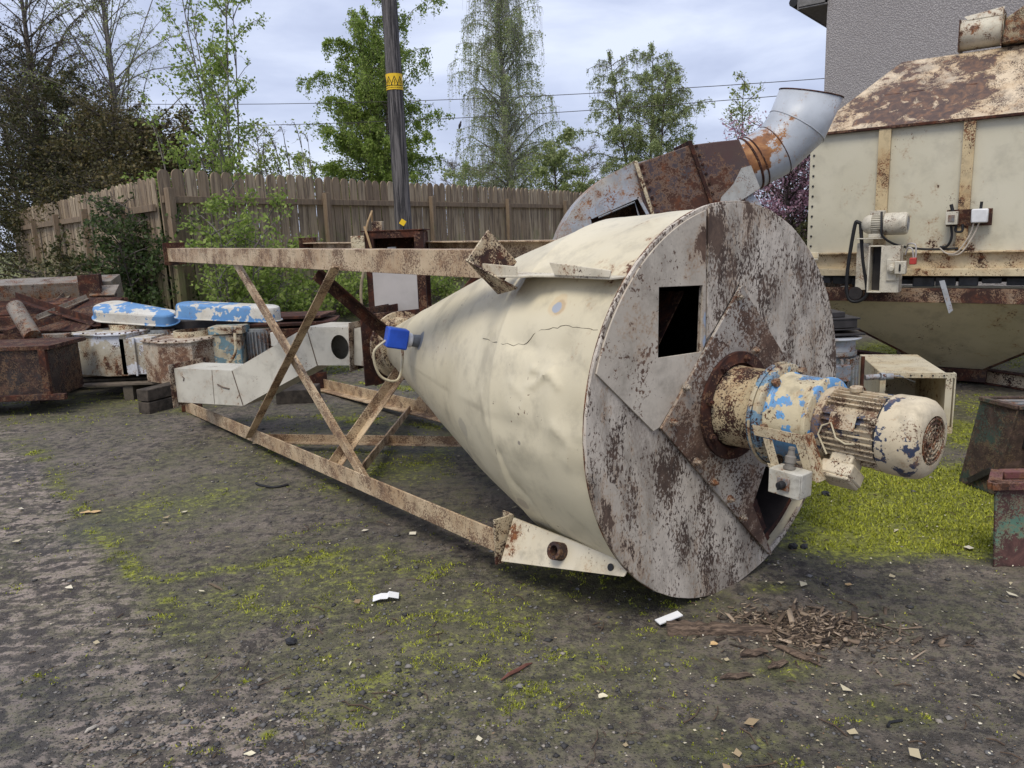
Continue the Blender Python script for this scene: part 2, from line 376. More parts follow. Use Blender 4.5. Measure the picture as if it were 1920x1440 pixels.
asp = k.mix(k.mth('MULTIPLY', k.step(vor, .34, .12), k.step(vr_, .42, .55)), asp, k.mix(vc, (.03, .03, .033), (.30, .27, .25)))
asp = k.mix(k.mth('MULTIPLY', k.step(vf, .6, .75), .5), asp, (.36, .31, .26))
asp = k.mix(k.mth('MULTIPLY', k.step(damp, .50, .66), .6), asp, (.032, .030, .024))
mm = k.mth('ADD', k.attr('moss'), k.mth('ADD', k.mth('MULTIPLY', k.mth('SUBTRACT', mid, .5), 1.4), k.mth('MULTIPLY', k.mth('SUBTRACT', crisp, .5), 1.8))); mm = k.mth('ADD', mm, k.mth('MULTIPLY', k.mth('SUBTRACT', fine, .5), 1.8)); mm = k.mth('ADD', mm, k.mth('MULTIPLY', k.mth('SUBTRACT', big, .46), 1.3))
mcol = k.mix(k.step(fine, .35, .65), (.08, .085, .02), (.27, .285, .045))
thin = k.mth('MULTIPLY', k.step(mm, -.1, .5), .62)
g = k.mix(thin, asp, k.mix(fine, (.040, .046, .018), (.125, .125, .055))); g = k.mix(k.mth('MULTIPLY', k.step(mm, .45, 1.15), .9), g, mcol)
hh = k.mth('ADD', k.mth('MULTIPLY', fine, .6), k.mth('ADD', k.mth('MULTIPLY', vf, .25), k.mth('MULTIPLY', k.step(vor, .4, .1), .5)))
me.materials.append(k.done(g, k.mth('SUBTRACT', .9, k.mth('MULTIPLY', k.step(damp, .47, .65), .4)), 0, hh, .9, .011, spec=.4))
ground = bpy.data.objects.new('ground', me); col.objects.link(ground); tag(ground, kind='structure')

def fast_mesh(name, verts, faces_n, idx, mat, attrs=None, smooth=False):
    me = bpy.data.meshes.new(name); me.vertices.add(len(verts)); me.vertices.foreach_set('co', np.asarray(verts, np.float32).ravel())
    nf = len(idx); me.loops.add(nf * faces_n); me.loops.foreach_set('vertex_index', np.asarray(idx, np.int32).ravel())
    me.polygons.add(nf); me.polygons.foreach_set('loop_start', np.arange(0, nf * faces_n, faces_n, dtype=np.int32))
    me.update(calc_edges=True)
    if smooth: me.polygons.foreach_set('use_smooth', np.ones(nf, bool))
    if attrs is not None:
        at = me.attributes.new('vr', 'FLOAT', 'FACE'); at.data.foreach_set('value', np.asarray(attrs, np.float32))
    me.materials.append(mat); return me

# moss tufts, gravel, flecks, twigs -------------------------------------------------
R_ = np.random.default_rng(11)
def view_samples(n, y0, y1, pw=1.6):
    u = R_.random(n); y = y0 + (y1 - y0) * u ** pw; x = (R_.random(n) * 2 - 1) * y * .72 + .0; return x, y
k = NT('moss_tufts'); v_ = k.attr('vr')
MT = k.done(k.ramp(v_, [(0, (.07, .08, .015)), (.4, (.23, .255, .03)), (.8, (.46, .48, .06)), (1, (.34, .25, .08))]), .8, spec=.2)
x, y = view_samples(620000, 1.7, 8.5, 1.5); mk = moss(x, y) + (fbm(x * 7, y * 7, 41) - .5) * 1.3 + (fbm(x * 26, y * 26, 43, 4) - .5) * 2.0
keep = mk > .42 + R_.random(len(x)) * .95; x = x[keep]; y = y[keep]; mk = mk[keep]; n = len(x)
zz = gz(x, y); hgt = (.002 + .009 * R_.random(n) ** 1.5) * np.clip(mk, .5, 1.3) * (1 + .06 * y); wd = .0016 + .0014 * R_.random(n) + .0005 * y
th = R_.random(n) * 2 * pi; ln = R_.normal(0, .6, (n, 2)) * hgt[:, None]
vv = np.empty((n, 3, 3)); vv[:, 0] = np.stack([x + wd * np.cos(th), y + wd * np.sin(th), zz - .002], -1); vv[:, 1] = np.stack([x - wd * np.cos(th), y - wd * np.sin(th), zz - .002], -1)
vv[:, 2] = np.stack([x + ln[:, 0], y + ln[:, 1], zz + hgt], -1)
o = bpy.data.objects.new('moss', fast_mesh('moss', vv.reshape(-1, 3), 3, np.arange(n * 3).reshape(-1, 3), MT, np.clip(R_.random(n) * .6 + fbm(x * 8, y * 8, 45) * .5 - .05, 0, 1)))
col.objects.link(o); tag(o, 'bright yellow green moss and short grass growing over the yard', 'moss', kind='stuff')

oct_f = np.array([(0, 2, 4), (2, 1, 4), (1, 3, 4), (3, 0, 4), (2, 0, 5), (1, 2, 5), (3, 1, 5), (0, 3, 5)])
oct_v = np.array([(1, 0, 0), (-1, 0, 0), (0, 1, 0), (0, -1, 0), (0, 0, 1), (0, 0, -1)], float)
x, y = view_samples(40000, 1.7, 7.5, 2.0)
kk = (R_.random(len(x)) < np.clip(.07 + .75 * np.exp(-(((x + .75) / .75) ** 2 + ((y - 2.1) / .6) ** 2)) + .25 * (fbm(x * 2, y * 2, 51) - .4), 0, 1)); x = x[kk]; y = y[kk]; n = len(x)
sz = np.clip(.0034 * np.exp(R_.normal(0, .55, n)), .0018, .013) * (1 + .10 * y); vv = oct_v[None] * (sz[:, None, None] * (0.55 + .7 * R_.random((n, 6, 3)))); vv[:, :, 2] *= .4
th = R_.random(n) * 2 * pi; c_, s_ = np.cos(th)[:, None], np.sin(th)[:, None]; vx = vv[:, :, 0] * c_ - vv[:, :, 1] * s_; vy = vv[:, :, 0] * s_ + vv[:, :, 1] * c_
vv = np.stack([vx + x[:, None], vy + y[:, None], vv[:, :, 2] + (gz(x, y) + sz * .2)[:, None]], -1)
k = NT('gravel_stone'); GM = k.done(k.ramp(k.attr('vr'), [(0, (.04, .038, .037)), (.5, (.10, .095, .09)), (.85, (.17, .165, .16)), (1, (.33, .29, .24))]), .8, h=k.noise(300, 3), hs=.3, hd=.001)
idx = (np.arange(n)[:, None, None] * 6 + oct_f[None]).reshape(-1, 3)
o = bpy.data.objects.new('gravel', fast_mesh('gravel', vv.reshape(-1, 3), 3, idx, GM, np.repeat(R_.random(n), 8))); col.objects.link(o)
tag(o, 'loose grey gravel and small stones scattered over the yard', 'gravel', kind='stuff')

x, y = view_samples(2600, 1.7, 6, 1.6); kk = R_.random(len(x)) < np.clip(.22 + .8 * sstep(x / y, .1, .45), 0, 1); x = x[kk]; y = y[kk]; n = len(x)
big_ = R_.random(n) < .06
sz = np.where(big_, .010 + .012 * R_.random(n), .0022 + .0035 * R_.random(n)) * (1 + .05 * y); th = R_.random(n) * 2 * pi; asx = .35 + .5 * R_.random(n)
base = np.array([(1, 0), (.2, 1), (-1, .1), (-.1, -1)])
vv = np.empty((n, 4, 3)); vv[:, :, 0] = x[:, None] + sz[:, None] * (base[None, :, 0] * np.cos(th)[:, None] - base[None, :, 1] * asx[:, None] * np.sin(th)[:, None])
vv[:, :, 1] = y[:, None] + sz[:, None] * (base[None, :, 0] * np.sin(th)[:, None] + base[None, :, 1] * asx[:, None] * np.cos(th)[:, None])
vv[:, :, 2] = (gz(x, y) + .006)[:, None] + sz[:, None] * R_.random((n, 4)) * .6
k = NT('fallen_leaf'); LM = k.done(k.ramp(k.attr('vr'), [(0, (.20, .11, .06)), (.3, (.42, .34, .20)), (.7, (.60, .54, .38)), (1, (.74, .68, .54))]), .7)
o = bpy.data.objects.new('leaf_litter', fast_mesh('leaf_litter', vv.reshape(-1, 3), 4, np.arange(n * 4).reshape(-1, 4), LM, R_.random(n))); col.objects.link(o)
tag(o, 'pale fallen leaves and petals scattered over the yard', 'leaf litter', kind='stuff')
mb = MB()
for q in range(130):
    px, py = R_.random() * 1920, 900 + R_.random() * 540; p = G(px, py); a = R_.random() * pi; L = .01 + .04 * R_.random() ** 2; d = V((cos(a), sin(a), 0)) * L; z0 = GZ(p.x, p.y) + .004
    mb.tube([(p.x - d.x, p.y - d.y, z0), (p.x + d.y * .2, p.y - d.x * .2, z0 + .003), (p.x + d.x, p.y + d.y, z0)], .0012 + .0012 * R_.random(), 5)
tag(mb.build('twigs', plain('twig_bark', (.11, .075, .05), .9), None), 'thin broken twigs lying about the yard', 'twigs', kind='stuff')

# ================================================================== FENCE
k = NT('weathered_fence_wood'); g1 = k.noise(2.2, 6, .6, .3, vec=k.vec(scale=(9, 9, .7))); g2 = k.noise(7, 5, .7, vec=k.vec(scale=(12, 12, 1.2))); zc = k.sep(2)
brd = k.attr('vr'); bc = k.ramp(brd, [(0, (.23, .165, .105)), (.5, (.35, .265, .17)), (1, (.48, .385, .26))])
bc = k.mix(k.step(g1, .4, .65), bc, (.15, .11, .075)); bc = k.mix(k.mth('MULTIPLY', k.step(g2, .5, .7), .5), bc, (.33, .28, .21))
gm_ = k.mth('ADD', k.noise(2.5, 4, .6), k.mth('MULTIPLY', k.mth('SUBTRACT', 1.35, zc), .28)); bc = k.mix(k.mth('MULTIPLY', k.step(gm_, .5, .75), .6), bc, (.17, .20, .065))
FW = k.done(bc, .85, 0, g2, .5, .006)
def fence(a, b, top, nb, posts, label, shift, side=1, gate=0):
    d = (b - a); Ln = d.length; d = d.normalized(); nrm = V((d.y, -d.x, 0)) * side        # towards the yard
    f = thing('wooden_fence', label, 'fence', (a.x, a.y, 0))
    mb = MB(); pitch = Ln / nb; vals = []
    for i in range(nb):
        wd = pitch - .020 - random.random() * .014; c = a + d * (pitch * (i + .5)); h = top + random.uniform(-.02, .015); z0 = .28 + random.uniform(-.02, .02)
        out2 = [(-wd / 2, z0), (wd / 2, z0), (wd / 2, h - .09)] + [(wd / 2 * cos(t), h - .09 + .09 * sin(t)) for t in np.linspace(.35, pi - .35, 7)] + [(-wd / 2, h - .09)]
        ti = random.uniform(-.008, .008); n0 = len(mb.f); off_ = random.uniform(0, .006)
        mb.prism([c + d * (p[0] + ti * (p[1] - 1)) + Z * p[1] + nrm * off_ for p in out2], -nrm * .02)
        vals += [random.random()] * (len(mb.f) - n0)
    ob = mb.build('boards', FW, f, flat=True); at = ob.data.attributes.new('vr', 'FLOAT', 'FACE'); at.data.foreach_set('value', vals)
    for zr in (top - .40, .55):
        r = MB().box(a + d * Ln / 2 + Z * zr + nrm * .045, (.045, Ln, .09), nrm, d).build('rail', FW, f, bevel=.004)
    for t in posts:
        MB().box(a + d * t + Z * ((top - .26) / 2 + .0) + nrm * .115, (.09, .1, top - .26), nrm, d).build('post', FW, f, bevel=.006)
    return f
LNR = (FR - FC).length
fence(FC, FR, 2.38, int(LNR / .2), [.06 + 2.86 * i for i in range(int(LNR / 2.86) + 1)], 'long weathered round-topped board fence behind the cyclone, running to the right', 0)
LNL = (FL - FC).length
fence(FC + V((-.06, .03, 0)), FL, 2.28, int(LNL / .19), [1.3 + 2.1 * i for i in range(4)], 'shadowed round-topped board fence on the left, running back from the corner post behind the shrubs', 0, side=-1)

# ================================================================== UTILITY POLE + WIRES
k = NT('pole_wood'); gv = k.noise(1.5, 8, .7, .4, vec=k.vec(scale=(22, 22, .9)))
PW = k.done(k.mix(k.step(gv, .4, .62), (.03, .028, .03), (.17, .155, .15)), .85, 0, gv, .9, .02)
P = AY(757, 430, 11.7); px_, py_ = P.x + .0, P.y
pole = thing('utility_pole', 'dark weathered timber utility pole with a yellow warning band', 'utility pole', (px_, py_, 0))
pr = MB(); prof = []
for i in range(40): t = i / 39 * 9.2; prof.append((t, .132 - .005 * t + .003 * math.sin(i * 2.1)))
pr.lathe(prof, (px_, py_, .02), Z, 28); pr.build('shaft', PW, pole)
zb = AY(740, 170, 11.7).z; zt = AY(740, 140, 11.7).z; rb = .132 - .005 * zb + .006
MB().lathe([(0, rb), (zt - zb, rb)], (px_, py_, zb), Z, 40).build('warning_band', M['yellow'], pole)
mb = MB()
for a0 in (-1.25, -.55, .15, .85):
    def bp(u, zz): a = -pi / 2 + a0 + u / rb; return V((px_ + (rb + .002) * cos(a), py_ + (rb + .002) * sin(a), zz))
    hh = zt - zb; A, B, C = (-.052, zb + .25 * hh), (.052, zb + .25 * hh), (0, zb + .82 * hh)
    for p, q in ((A, B), (B, C), (C, A)): mb.tube([bp(*p), bp((p[0] + q[0]) / 2, (p[1] + q[1]) / 2), bp(*q)], .0045, 5)
    mb.tube([bp(.006, zb + .62 * hh), bp(-.008, zb + .46 * hh), bp(.008, zb + .46 * hh), bp(-.004, zb + .32 * hh)], .004, 5)
    for q in range(4): mb.tube([bp(-.045 + q * .025, zb + .12 * hh), bp(-.03 + q * .025, zb + .12 * hh)], .0035, 4)
mb.build('warning_symbol', M['black'], pole)
pc = AY(755, 417, 11.52); MB().prism([pc + V((.055, 0, .01)), pc + V((-.01, 0, .055)), pc + V((-.055, 0, -.01)), pc + V((.01, 0, -.055))], (0, .02, 0)).build('diamond_sticker', M['yellow'], pole)
for lab, ys, pa, pb in (('upper overhead wire crossing the sky', 22, (380, 197), (1600, 155)), ('lower overhead wire crossing the sky with a bird on it', 22, (380, 238), (1560, 183))):
    a = AY(*pa, 24); b = AY(*pb, 19); a2 = a + (a - b) * .5; b2 = b + (b - a) * .3; mb = MB(); 
    mid_ = [a2.lerp(b2, t) - Z * (.5 * 4 * t * (1 - t) - .42) for t in np.linspace(0, 1, 24)]
    mb.tube(mid_, .009, 5); tag(mb.build('overhead_wire', M['darkmetal'], None, org=a2), lab, 'wire', 'overhead wires')
bp_ = AY(862, 236, 22.2); mb = MB(); mb.lathe([(-.11, .004), (-.06, .02), (0, .04), (.05, .035), (.075, .022), (.1, .026), (.125, .012), (.15, .003)], bp_, V((.35, 0, 1)), 10)
tag(mb.build('bird', M['darkmetal'], None, org=bp_), 'small dark bird perched on the lower wire', 'bird')

# ================================================================== HOUSE
k = NT('roughcast_render'); rn = k.vor(62); rn2 = k.noise(110, 5, .7); wst = k.noise(.9, 6, .65, .5, vec=k.vec(scale=(1, 1, .35)))
RC = k.done(k.mix(k.step(rn, .15, .5), k.mix(k.step(wst, .38, .66), (.50, .47, .455), (.40, .375, .36)), (.30, .28, .275)), .9, 0, k.mth('ADD', k.mth('MULTIPLY', rn, -1), rn2), .7, .010)
hp = AY(1540, 300, 10.2); hx, hy = hp.x, hp.y
HX = V((.785, -.62, 0)).normalized(); HY = V((.62, .785, 0)).normalized()
house = thing('house', 'grey roughcast gable wall of a house with a dark eave', 'house', (hx, hy, 0))
ez = AY(1543, 10, 10.2).z
h0_ = V((hx, hy, -.1)); 
mb = MB(); mb.prism([h0_, h0_ + HX * 8, h0_ + HX * 8 + Z * (ez + .15), h0_ + HX * 4 + Z * (ez + 2.6), h0_ + Z * (ez + .15)], HY * 9); mb.build('wall', RC, house)
q = V((hx, hy, ez)) - HY * .06
mb = MB(); mb.box(q - HX * .16 + HY * 4.6 + Z * .012, (.34, 9.2, .02), HX, HY); mb.box(q - HX * .34 + HY * 4.6 + Z * .08, (.025, 9.2, .17), HX, HY); mb.box(q - HX * .17 + Z * .09, (.32, .02, .13), HX, HY)
mb.build('eave', plain('eave_board', (.20, .19, .18), .6), house, bevel=.006)
mb = MB(); sl = (HX * 4 + Z * 2.45).normalized(); mb.prism([q - HX * .45 + Z * .16, q + HX * 4 + Z * 2.78, q + HX * 4 + Z * 2.88, q - HX * .47 + Z * .26], HY * 9.3); mb.prism([q + HX * 4 + Z * 2.78, q + HX * 8.45 + Z * .16, q + HX * 8.47 + Z * .26, q + HX * 4 + Z * 2.88], HY * 9.3)
mb.build('roof', plain('roof_tile', (.12, .10, .10), .8), house)
mb = MB(); mb.tube([q - HX * .40 + Z * .1, q - HX * .40 + Z * .1 + HY * 9.2], .055, 10); mb.build('gutter', M['black'], house)

# ================================================================== CYCLONE (cone lying on its side)
AX = V((.61178883, -.79102113, 0)); SX = V((-.79102113, -.61178883, 0)); CC = V((.80867072, 2.78964199, .7387)); RD = .7387
def Wp(t, q, z): return CC + AX * t + SX * q + Z * z
def disc2(px, py, t=0.0):
    P = ONP(px, py, CC + AX * t, AX) - CC; return (P.dot(SX), P.z)
cy = thing('cyclone_separator', 'large cream cone-bodied cyclone lying on its side in the middle of the yard', 'cyclone', (CC.x, CC.y, 0))
O_ = (CC.x, CC.y, 0)
# body: straight drum then cone, with dents
prof = [(-2.42, .125), (-1.0, .58), (-.55, .70), (0.0, .722)]
NA, NTt = 320, 240
ts = np.linspace(-2.42, 0, NTt); rs = np.interp(ts, [p[0] for p in prof], [p[1] for p in prof]); ths = np.linspace(0, 2 * pi, NA, endpoint=False)
T2, A2 = np.meshgrid(ts, ths, indexing='ij'); R2 = np.repeat(rs[:, None], NA, 1)
def on_body(px, py):          # surface point seen at this pixel
    d = ray(px, py)
    for s_ in np.arange(1.5, 7, .004):
        P = CO + d * float(s_) - CC; t = P.dot(AX)
        if -2.42 <= t <= 0:
            r = sqrt(P.dot(SX) ** 2 + P.z ** 2)
            if r < np.interp(t, [p[0] for p in prof], [p[1] for p in prof]): return t, atan2(P.z, P.dot(SX)), r
    return None
DENTS = [((1010, 700), .16, .12, -.014), ((1050, 660), .07, .05, -.018), ((1030, 735), .05, .09, .014), ((985, 640), .12, .05, -.010), ((960, 760), .05, .05, .008), ((1080, 780), .1, .06, -.008), ((1000, 850), .16, .05, .008), ((940, 800), .07, .06, -.008), ((1100, 900), .1, .05, -.008), ((870, 640), .12, .1, .006),
         ((1140, 425), .15, .12, -.012), ((1220, 415), .06, .06, .008), ((1040, 810), .05, .05, .007), ((900, 660), .06, .2, -.006), ((985, 930), .05, .12, -.012), ((1010, 960), .05, .14, .010), ((840, 740), .08, .1, -.006), ((1080, 470), .2, .1, -.010)]
for (p, wt_, wa, dp) in DENTS:
    q = on_body(*p)
    if not q: continue
    da = (A2 - q[1] + pi) % (2 * pi) - pi; R2 += .75 * dp * np.exp(-((T2 - q[0]) / wt_) ** 2 - (da * q[2] / wa) ** 2)
CREASES = [([(995, 690), (1022, 702), (1030, 700)], .009, .008), ([(1030, 700), (1048, 724)], .009, .008), ([(1028, 700), (1000, 722), (985, 724)], .009, .007), ([(935, 850), (960, 905), (1000, 950), (1050, 1005)], .02, -.008), ([(905, 742), (915, 800)], .02, .004), ([(1040, 800), (1070, 835), (1065, 870)], .02, .005), ([(960, 640), (1000, 655)], .03, -.006), ([(1100, 700), (1110, 760)], .02, -.004), ([(960, 720), (985, 745), (975, 780)], .02, .005)]
for (L_, wd_, dp) in CREASES:
    q = [on_body(*p) for p in L_]
    if any(v is None for v in q): continue
    dm = np.full_like(T2, 9.)
    for a, b in zip(q, q[1:]):
        rr_ = a[2]; uu = (A2 - a[1] + pi) % (2 * pi) - pi; bu = (b[1] - a[1] + pi) % (2 * pi) - pi
        dm = np.minimum(dm, segd(T2, uu * rr_, (a[0], 0), (b[0], bu * rr_)))
    R2 += 1.5 * dp * np.exp(-dm / wd_)
R2 += (fbm(T2 * 4 + 20, A2 * 3, 61, 3) - .5) * .009 * sstep(R2, .15, .5)
for tsm in (-.56, -1.98): R2 += .0035 * np.exp(-((T2 - tsm) / .008) ** 2)
R2 += .0035 * np.exp(-(((A2 - 2.55) * R2) / .008) ** 2)
mb = MB()
for i in range(NTt):
    for j_ in range(NA):
        a = ths[j_]; mb.v.append(tuple(CC + AX * float(ts[i]) + (SX * cos(a) + Z * sin(a)) * float(R2[i, j_])))
for i in range(NTt - 1):
    for j_ in range(NA): j2 = (j_ + 1) % NA; mb.f.append((i * NA + j_, i * NA + j2, (i + 1) * NA + j2, (i + 1) * NA + j_)); mb.m.append(0)
def bodyP(px, py):
    q = None
    while q is None: q = on_body(px, py); px += 5
    return Wp(q[0], cos(q[1]) * q[2], sin(q[1]) * q[2])
BM = paint('cyclone_body_paint', (.68, .61, .44), (.62, .55, .385), -2.2, -2.0, 1.0, rough=.42, org=O_, dirt=.30,
           patches=[(bodyP(1070, 566), .09, .0), (Wp(-.52, .25, -.66), .3, .55), (Wp(-2.4, .12, -.05), .22, .9), (bodyP(950, 995) if on_body(950, 995) else Wp(-.6, .6, -.5), .1, .6)],
           spots=[(bodyP(1047, 575), .055, (.63, .52, .34)), (bodyP(1049, 577), .038, (.52, .40, .25)), (bodyP(1045, 577), .028, (.36, .39, .44)), (bodyP(868, 800), .05, (.50, .45, .34)), (bodyP(880, 850), .03, (.44, .39, .30)), (bodyP(980, 945), .035, (.47, .41, .31)), (bodyP(1005, 985), .03, (.42, .36, .27)), (bodyP(975, 830), .012, (.30, .27, .22)), (bodyP(788, 640), .05, (.22, .24, .27))])
mb.build('body', BM, cy, angle=60)
# cracks in the paint
mb = MB(); 
def seam(L, r, dz=.001):
    pp = []
    for (ax, ay), (bx, by) in zip(L, L[1:]):
        n = max(2, int(math.hypot(bx - ax, by - ay) / 7))
        for i in range(n):
            t = i / n; q = on_body(ax + (bx - ax) * t + random.uniform(-1.5, 1.5), ay + (by - ay) * t + random.uniform(-2.6, 2.6))
            if q: 
                ia = int(round(q[1] / (2 * pi) * NA)) % NA; it = min(NTt - 1, max(0, int(round((q[0] + 2.42) / 2.42 * (NTt - 1))))); rr = R2[it, ia]
                pp.append(Wp(q[0], cos(q[1]) * rr, sin(q[1]) * rr))
    if len(pp) > 1: mb.tube(pp, r, 4)
seam([(905, 634), (925, 640), (950, 645), (975, 645), (990, 635), (1003, 620), (1030, 617), (1052, 611), (1080, 614), (1100, 615), (1128, 622)], .0011)
mb.build('paint_crack', plain('crack_dark', (.10, .08, .05), .9), cy)
# seam weld rings
mb = MB()
for tsm in (-.56,):
    rr = [R2[min(NTt - 1, int((tsm + 2.42) / 2.42 * (NTt - 1)))][j_] for j_ in range(NA)]
    mb.tube([Wp(tsm, cos(ths[j_]) * rr[j_], sin(ths[j_]) * rr[j_]) for j_ in range(0, NA + 1 - 1, 2)], .0022, 5)
mb.build('weld_seam', paint('weld_paint', (.50, .43, .29), (.30, .24, .16), -.3, .1, 5), cy)

# end cover: base disc and the raised plates on it
H1 = [disc2(*p) for p in ((1232, 537), (1316, 534), (1311, 663), (1230, 672))]
H2 = [(-.135, -.44), (-.215, -.29), (-.44, -.44), (-.62, -.455 + .03), (-.50, -.50), (-.36, -.60), (-.275, -.63)]
H2 = [disc2(*p) for p in ((1404, 945), (1428, 872), (1528, 902), (1506, 938), (1470, 998), (1440, 1034))]
def circ(r, a0, a1, n): return [(r * cos(a), r * sin(a)) for a in np.linspace(a0, a1, n)]
def wob(L, s_=.003): return [(p[0] * (1 + random.uniform(-s_, s_)), p[1] * (1 + random.uniform(-s_, s_))) for p in L]
DG = (.63, .56, .47); DG2 = (.50, .44, .36)
D1 = paint('cover_plate_speckled', DG, DG2, -1.25, -.2, 1.9, vs=(1.2, 1.2, .6), rough=.6, org=O_, dirt=.45, ramp=[(.3, (.045, .032, .026)), (.5, (.09, .06, .045)), (.7, (.18, .12, .085))], stain=.72,
           patches=[(Wp(0, .13, .64), .10, .9), (Wp(0, -.1, .70), .10, .7), (Wp(0, -.4, -.45), .2, .3)])
D2 = paint('cover_plate_clean', (.56, .50, .41), (.46, .40, .32), -1.5, -1.1, 1.3, rough=.6, org=O_, dirt=.4, ramp=[(.3, (.07, .042, .03)), (.5, (.13, .08, .055)), (.7, (.24, .15, .1))], stain=.45,
           patches=[(Wp(0, .17, .6), .12, 1.1), (Wp(0, .4, .3), .2, .3), (Wp(0, .2, .25), .05, .6)], spots=[(Wp(.01, .13, .33), .05, (.30, .36, .45)), (Wp(.01, .135, .25), .04, (.30, .36, .45))])
D3 = paint('cover_band_rusty', (.40, .36, .31), (.30, .255, .21), -.8, .0, 1.7, rough=.65, org=O_, dirt=.5, ramp=[(.3, (.045, .028, .022)), (.5, (.10, .058, .04)), (.7, (.20, .12, .08))], stain=.6,
           patches=[(Wp(0, -.15, -.5), .18, .6), (Wp(0, -.1, -.1), .22, .4)])
cov = MB().plate(wob(circ(RD, 0, 2 * pi * 119 / 120, 120), .0022), [H1, H2], Wp(-.006, 0, 0), Z, SX, .0) if False else MB()
def dplate(outer, holes, t0, th): return MB().plate(outer, holes, Wp(t0, 0, 0), SX, Z, th if SX.cross(Z).dot(AX) > 0 else -th)
cover = dplate(wob(circ(RD, 0, 2 * pi * 119 / 120, 120), .0022), [H1, H2], -.012, .012).build('end_cover', D1, cy, bevel=.0015)
a0 = atan2(.218, .701); a1 = atan2(.716, .165)
SP1 = circ(RD - .012, a0, a1, 30) + [(.158, .255), (.183, .215)] + [disc2(1297, 690), (.401, -.012), (.431, -.02)]
SP1 = [(.183, .205) if p == (.183, .215) else p for p in SP1]
H1b = [H1[0], H1[1], (H1[2][0] + .004, H1[2][1] + .002), H1[3]]
sp = dplate(SP1, [[(.403, .464), (.176, .454), (.186, .222), (.408, .229)]], .0015, .007).build('cover_plate', D2, cover, bevel=.0015)
# speckled sector at the top right, thin
SP2 = circ(RD - .008, radians(78.5), radians(189), 44) + [(-.44, .03), (-.03, .444), (.10, .30), (.150, .262)]
sp2 = dplate(SP2, [], .0015, .004).build('cover_plate', D1, cover, bevel=.001)
A_, B_, D_ = (.401, -.014), (-.032, .439), (-.254, -.686)
cl = lambda p: p
C1 = (-.60, -.145 + .0); 
BAND = [A_, B_, (-.44, .02), (-.715, -.10), (-.70, -.2), (-.64, -.345)] + [H2[2]] + [H2[1], H2[0], H2[5]] + [(-.262, -.675)]
bd = dplate(BAND, [], .0075, .012).build('mounting_band', D3, cover, bevel=.002)
mb = MB()
BPM = paint('bolt_paint', (.45, .40, .32), (.3, .25, .2), -.6, -.2, 4)
for p in ((.35, .0), (.12, -.27), (-.06, -.455), (-.01, .40), (-.12, .19), (.28, .11), (.02, -.36), (-.55, -.2), (.22, -.17)):
    c = Wp(.0195, *p); MB().lathe([(0, .017), (.003, .017), (.003, .013), (.013, .013), (.013, .008), (.024, .007)], c, AX, 6).build('bolt', BPM, bd, angle=30)
# paint ridge / stiff rim bead round the cover
mb = MB(); mb.tube([Wp(-.012, (RD - .003) * cos(a), (RD - .003) * sin(a)) for a in np.linspace(0, 2 * pi, 121)], .004, 6); mb.build('rim_bead', paint('rim_paint', (.30, .24, .19), (.12, .08, .06), .6, .5, 3), cover)
# rusty stiffener visible in the lower opening and blade behind the upper one
mb = MB(); q0, q1 = disc2(1425, 948), disc2(1450, 1022)
mb.beam(Wp(-.05, *q0), Wp(-.05, *q1), .06, .03, AX); q0, q1 = disc2(1455, 1020), disc2(1500, 940); mb.beam(Wp(-.05, *q0), Wp(-.05, *q1), .07, .01, AX)
mb.build('stiffener', M['rust'], cover)
mb = MB(); mb.prism([Wp(-.12, .33, .15), Wp(-.12, .12, .42), Wp(-.5, .05, .40), Wp(-.5, .30, .12)], Z * .006); MB().lathe([(-2.40, .07), (-1.0, .50), (-.55, .62), (-.02, .66)], Wp(0, 0, 0), AX, 60, False, False).build('interior_shade_liner', plain('interior_shade_dark', (.03, .022, .02), .8), cy)  # liner added for the dark inside: its near-black colour stands in for shade
mb.build('inner_blade', M['rust'], cy)
mb = MB(); mb.lathe([(-2.3, .04), (-.02, .05)], Wp(0, 0, 0), AX, 16); mb.build('shaft', M['rust'], cy)

# drive: stub pipe, flange, gear housing, motor
FL1 = paint('drive_pipe_paint', (.55, .45, .28), (.44, .33, .2), -.5, .15, 2.6, ramp=DRUST, org=O_, patches=[(Wp(.05, .02, .17), .17, 1.6), (Wp(.03, .16, 0), .1, 1.1), (Wp(.22, 0, .12), .1, .8)])
drv = thing('drive_unit', 'flaking cream and blue geared motor bolted to the middle of the round end cover', 'motor', Wp(0, 0, -.2))
MB().lathe([(.02, .202), (.034, .202), (.034, .165), (.036, .160)], Wp(0, 0, 0), AX, 56, True, False).build('rear_flange', M['rust'], drv, bevel=.002)
st_ = MB().lathe([(.03, .150), (.036, .148), (.195, .146), (.198, .148)], Wp(0, 0, 0), AX, 48).build('stub_pipe', FL1, drv)
for k_ in range(8):
    a = k_ * pi / 4 + .25; c = Wp(.034, .178 * cos(a), .178 * sin(a)); MB().lathe([(0, .014), (.012, .014), (.012, .008), (.022, .008)], c, AX, 6).build('bolt', M['darkrust'], drv, angle=30)
FLB = paint('drive_flange_paint', (.50, .43, .29), (.40, .33, .22), -.5, -.2, 2.5, flake=((.16, .27, .36), .2, 9), ramp=DRUST, org=O_, patches=[(Wp(.2, .1, .1), .14, .9)])
MB().lathe([(.196, .182), (.212, .182)], Wp(0, 0, 0), AX, 56).build('gear_flange', FLB, drv, bevel=.002)
MB().lathe([(.214, .178), (.232, .178), (.236, .172), (.238, .155)], Wp(0, 0, 0), AX, 56).build('gear_flange', FLB, drv, bevel=.002)
BRM = paint('bolt_rust', (.35, .25, .16), (.2, .12, .08), -.2, .1, 5)
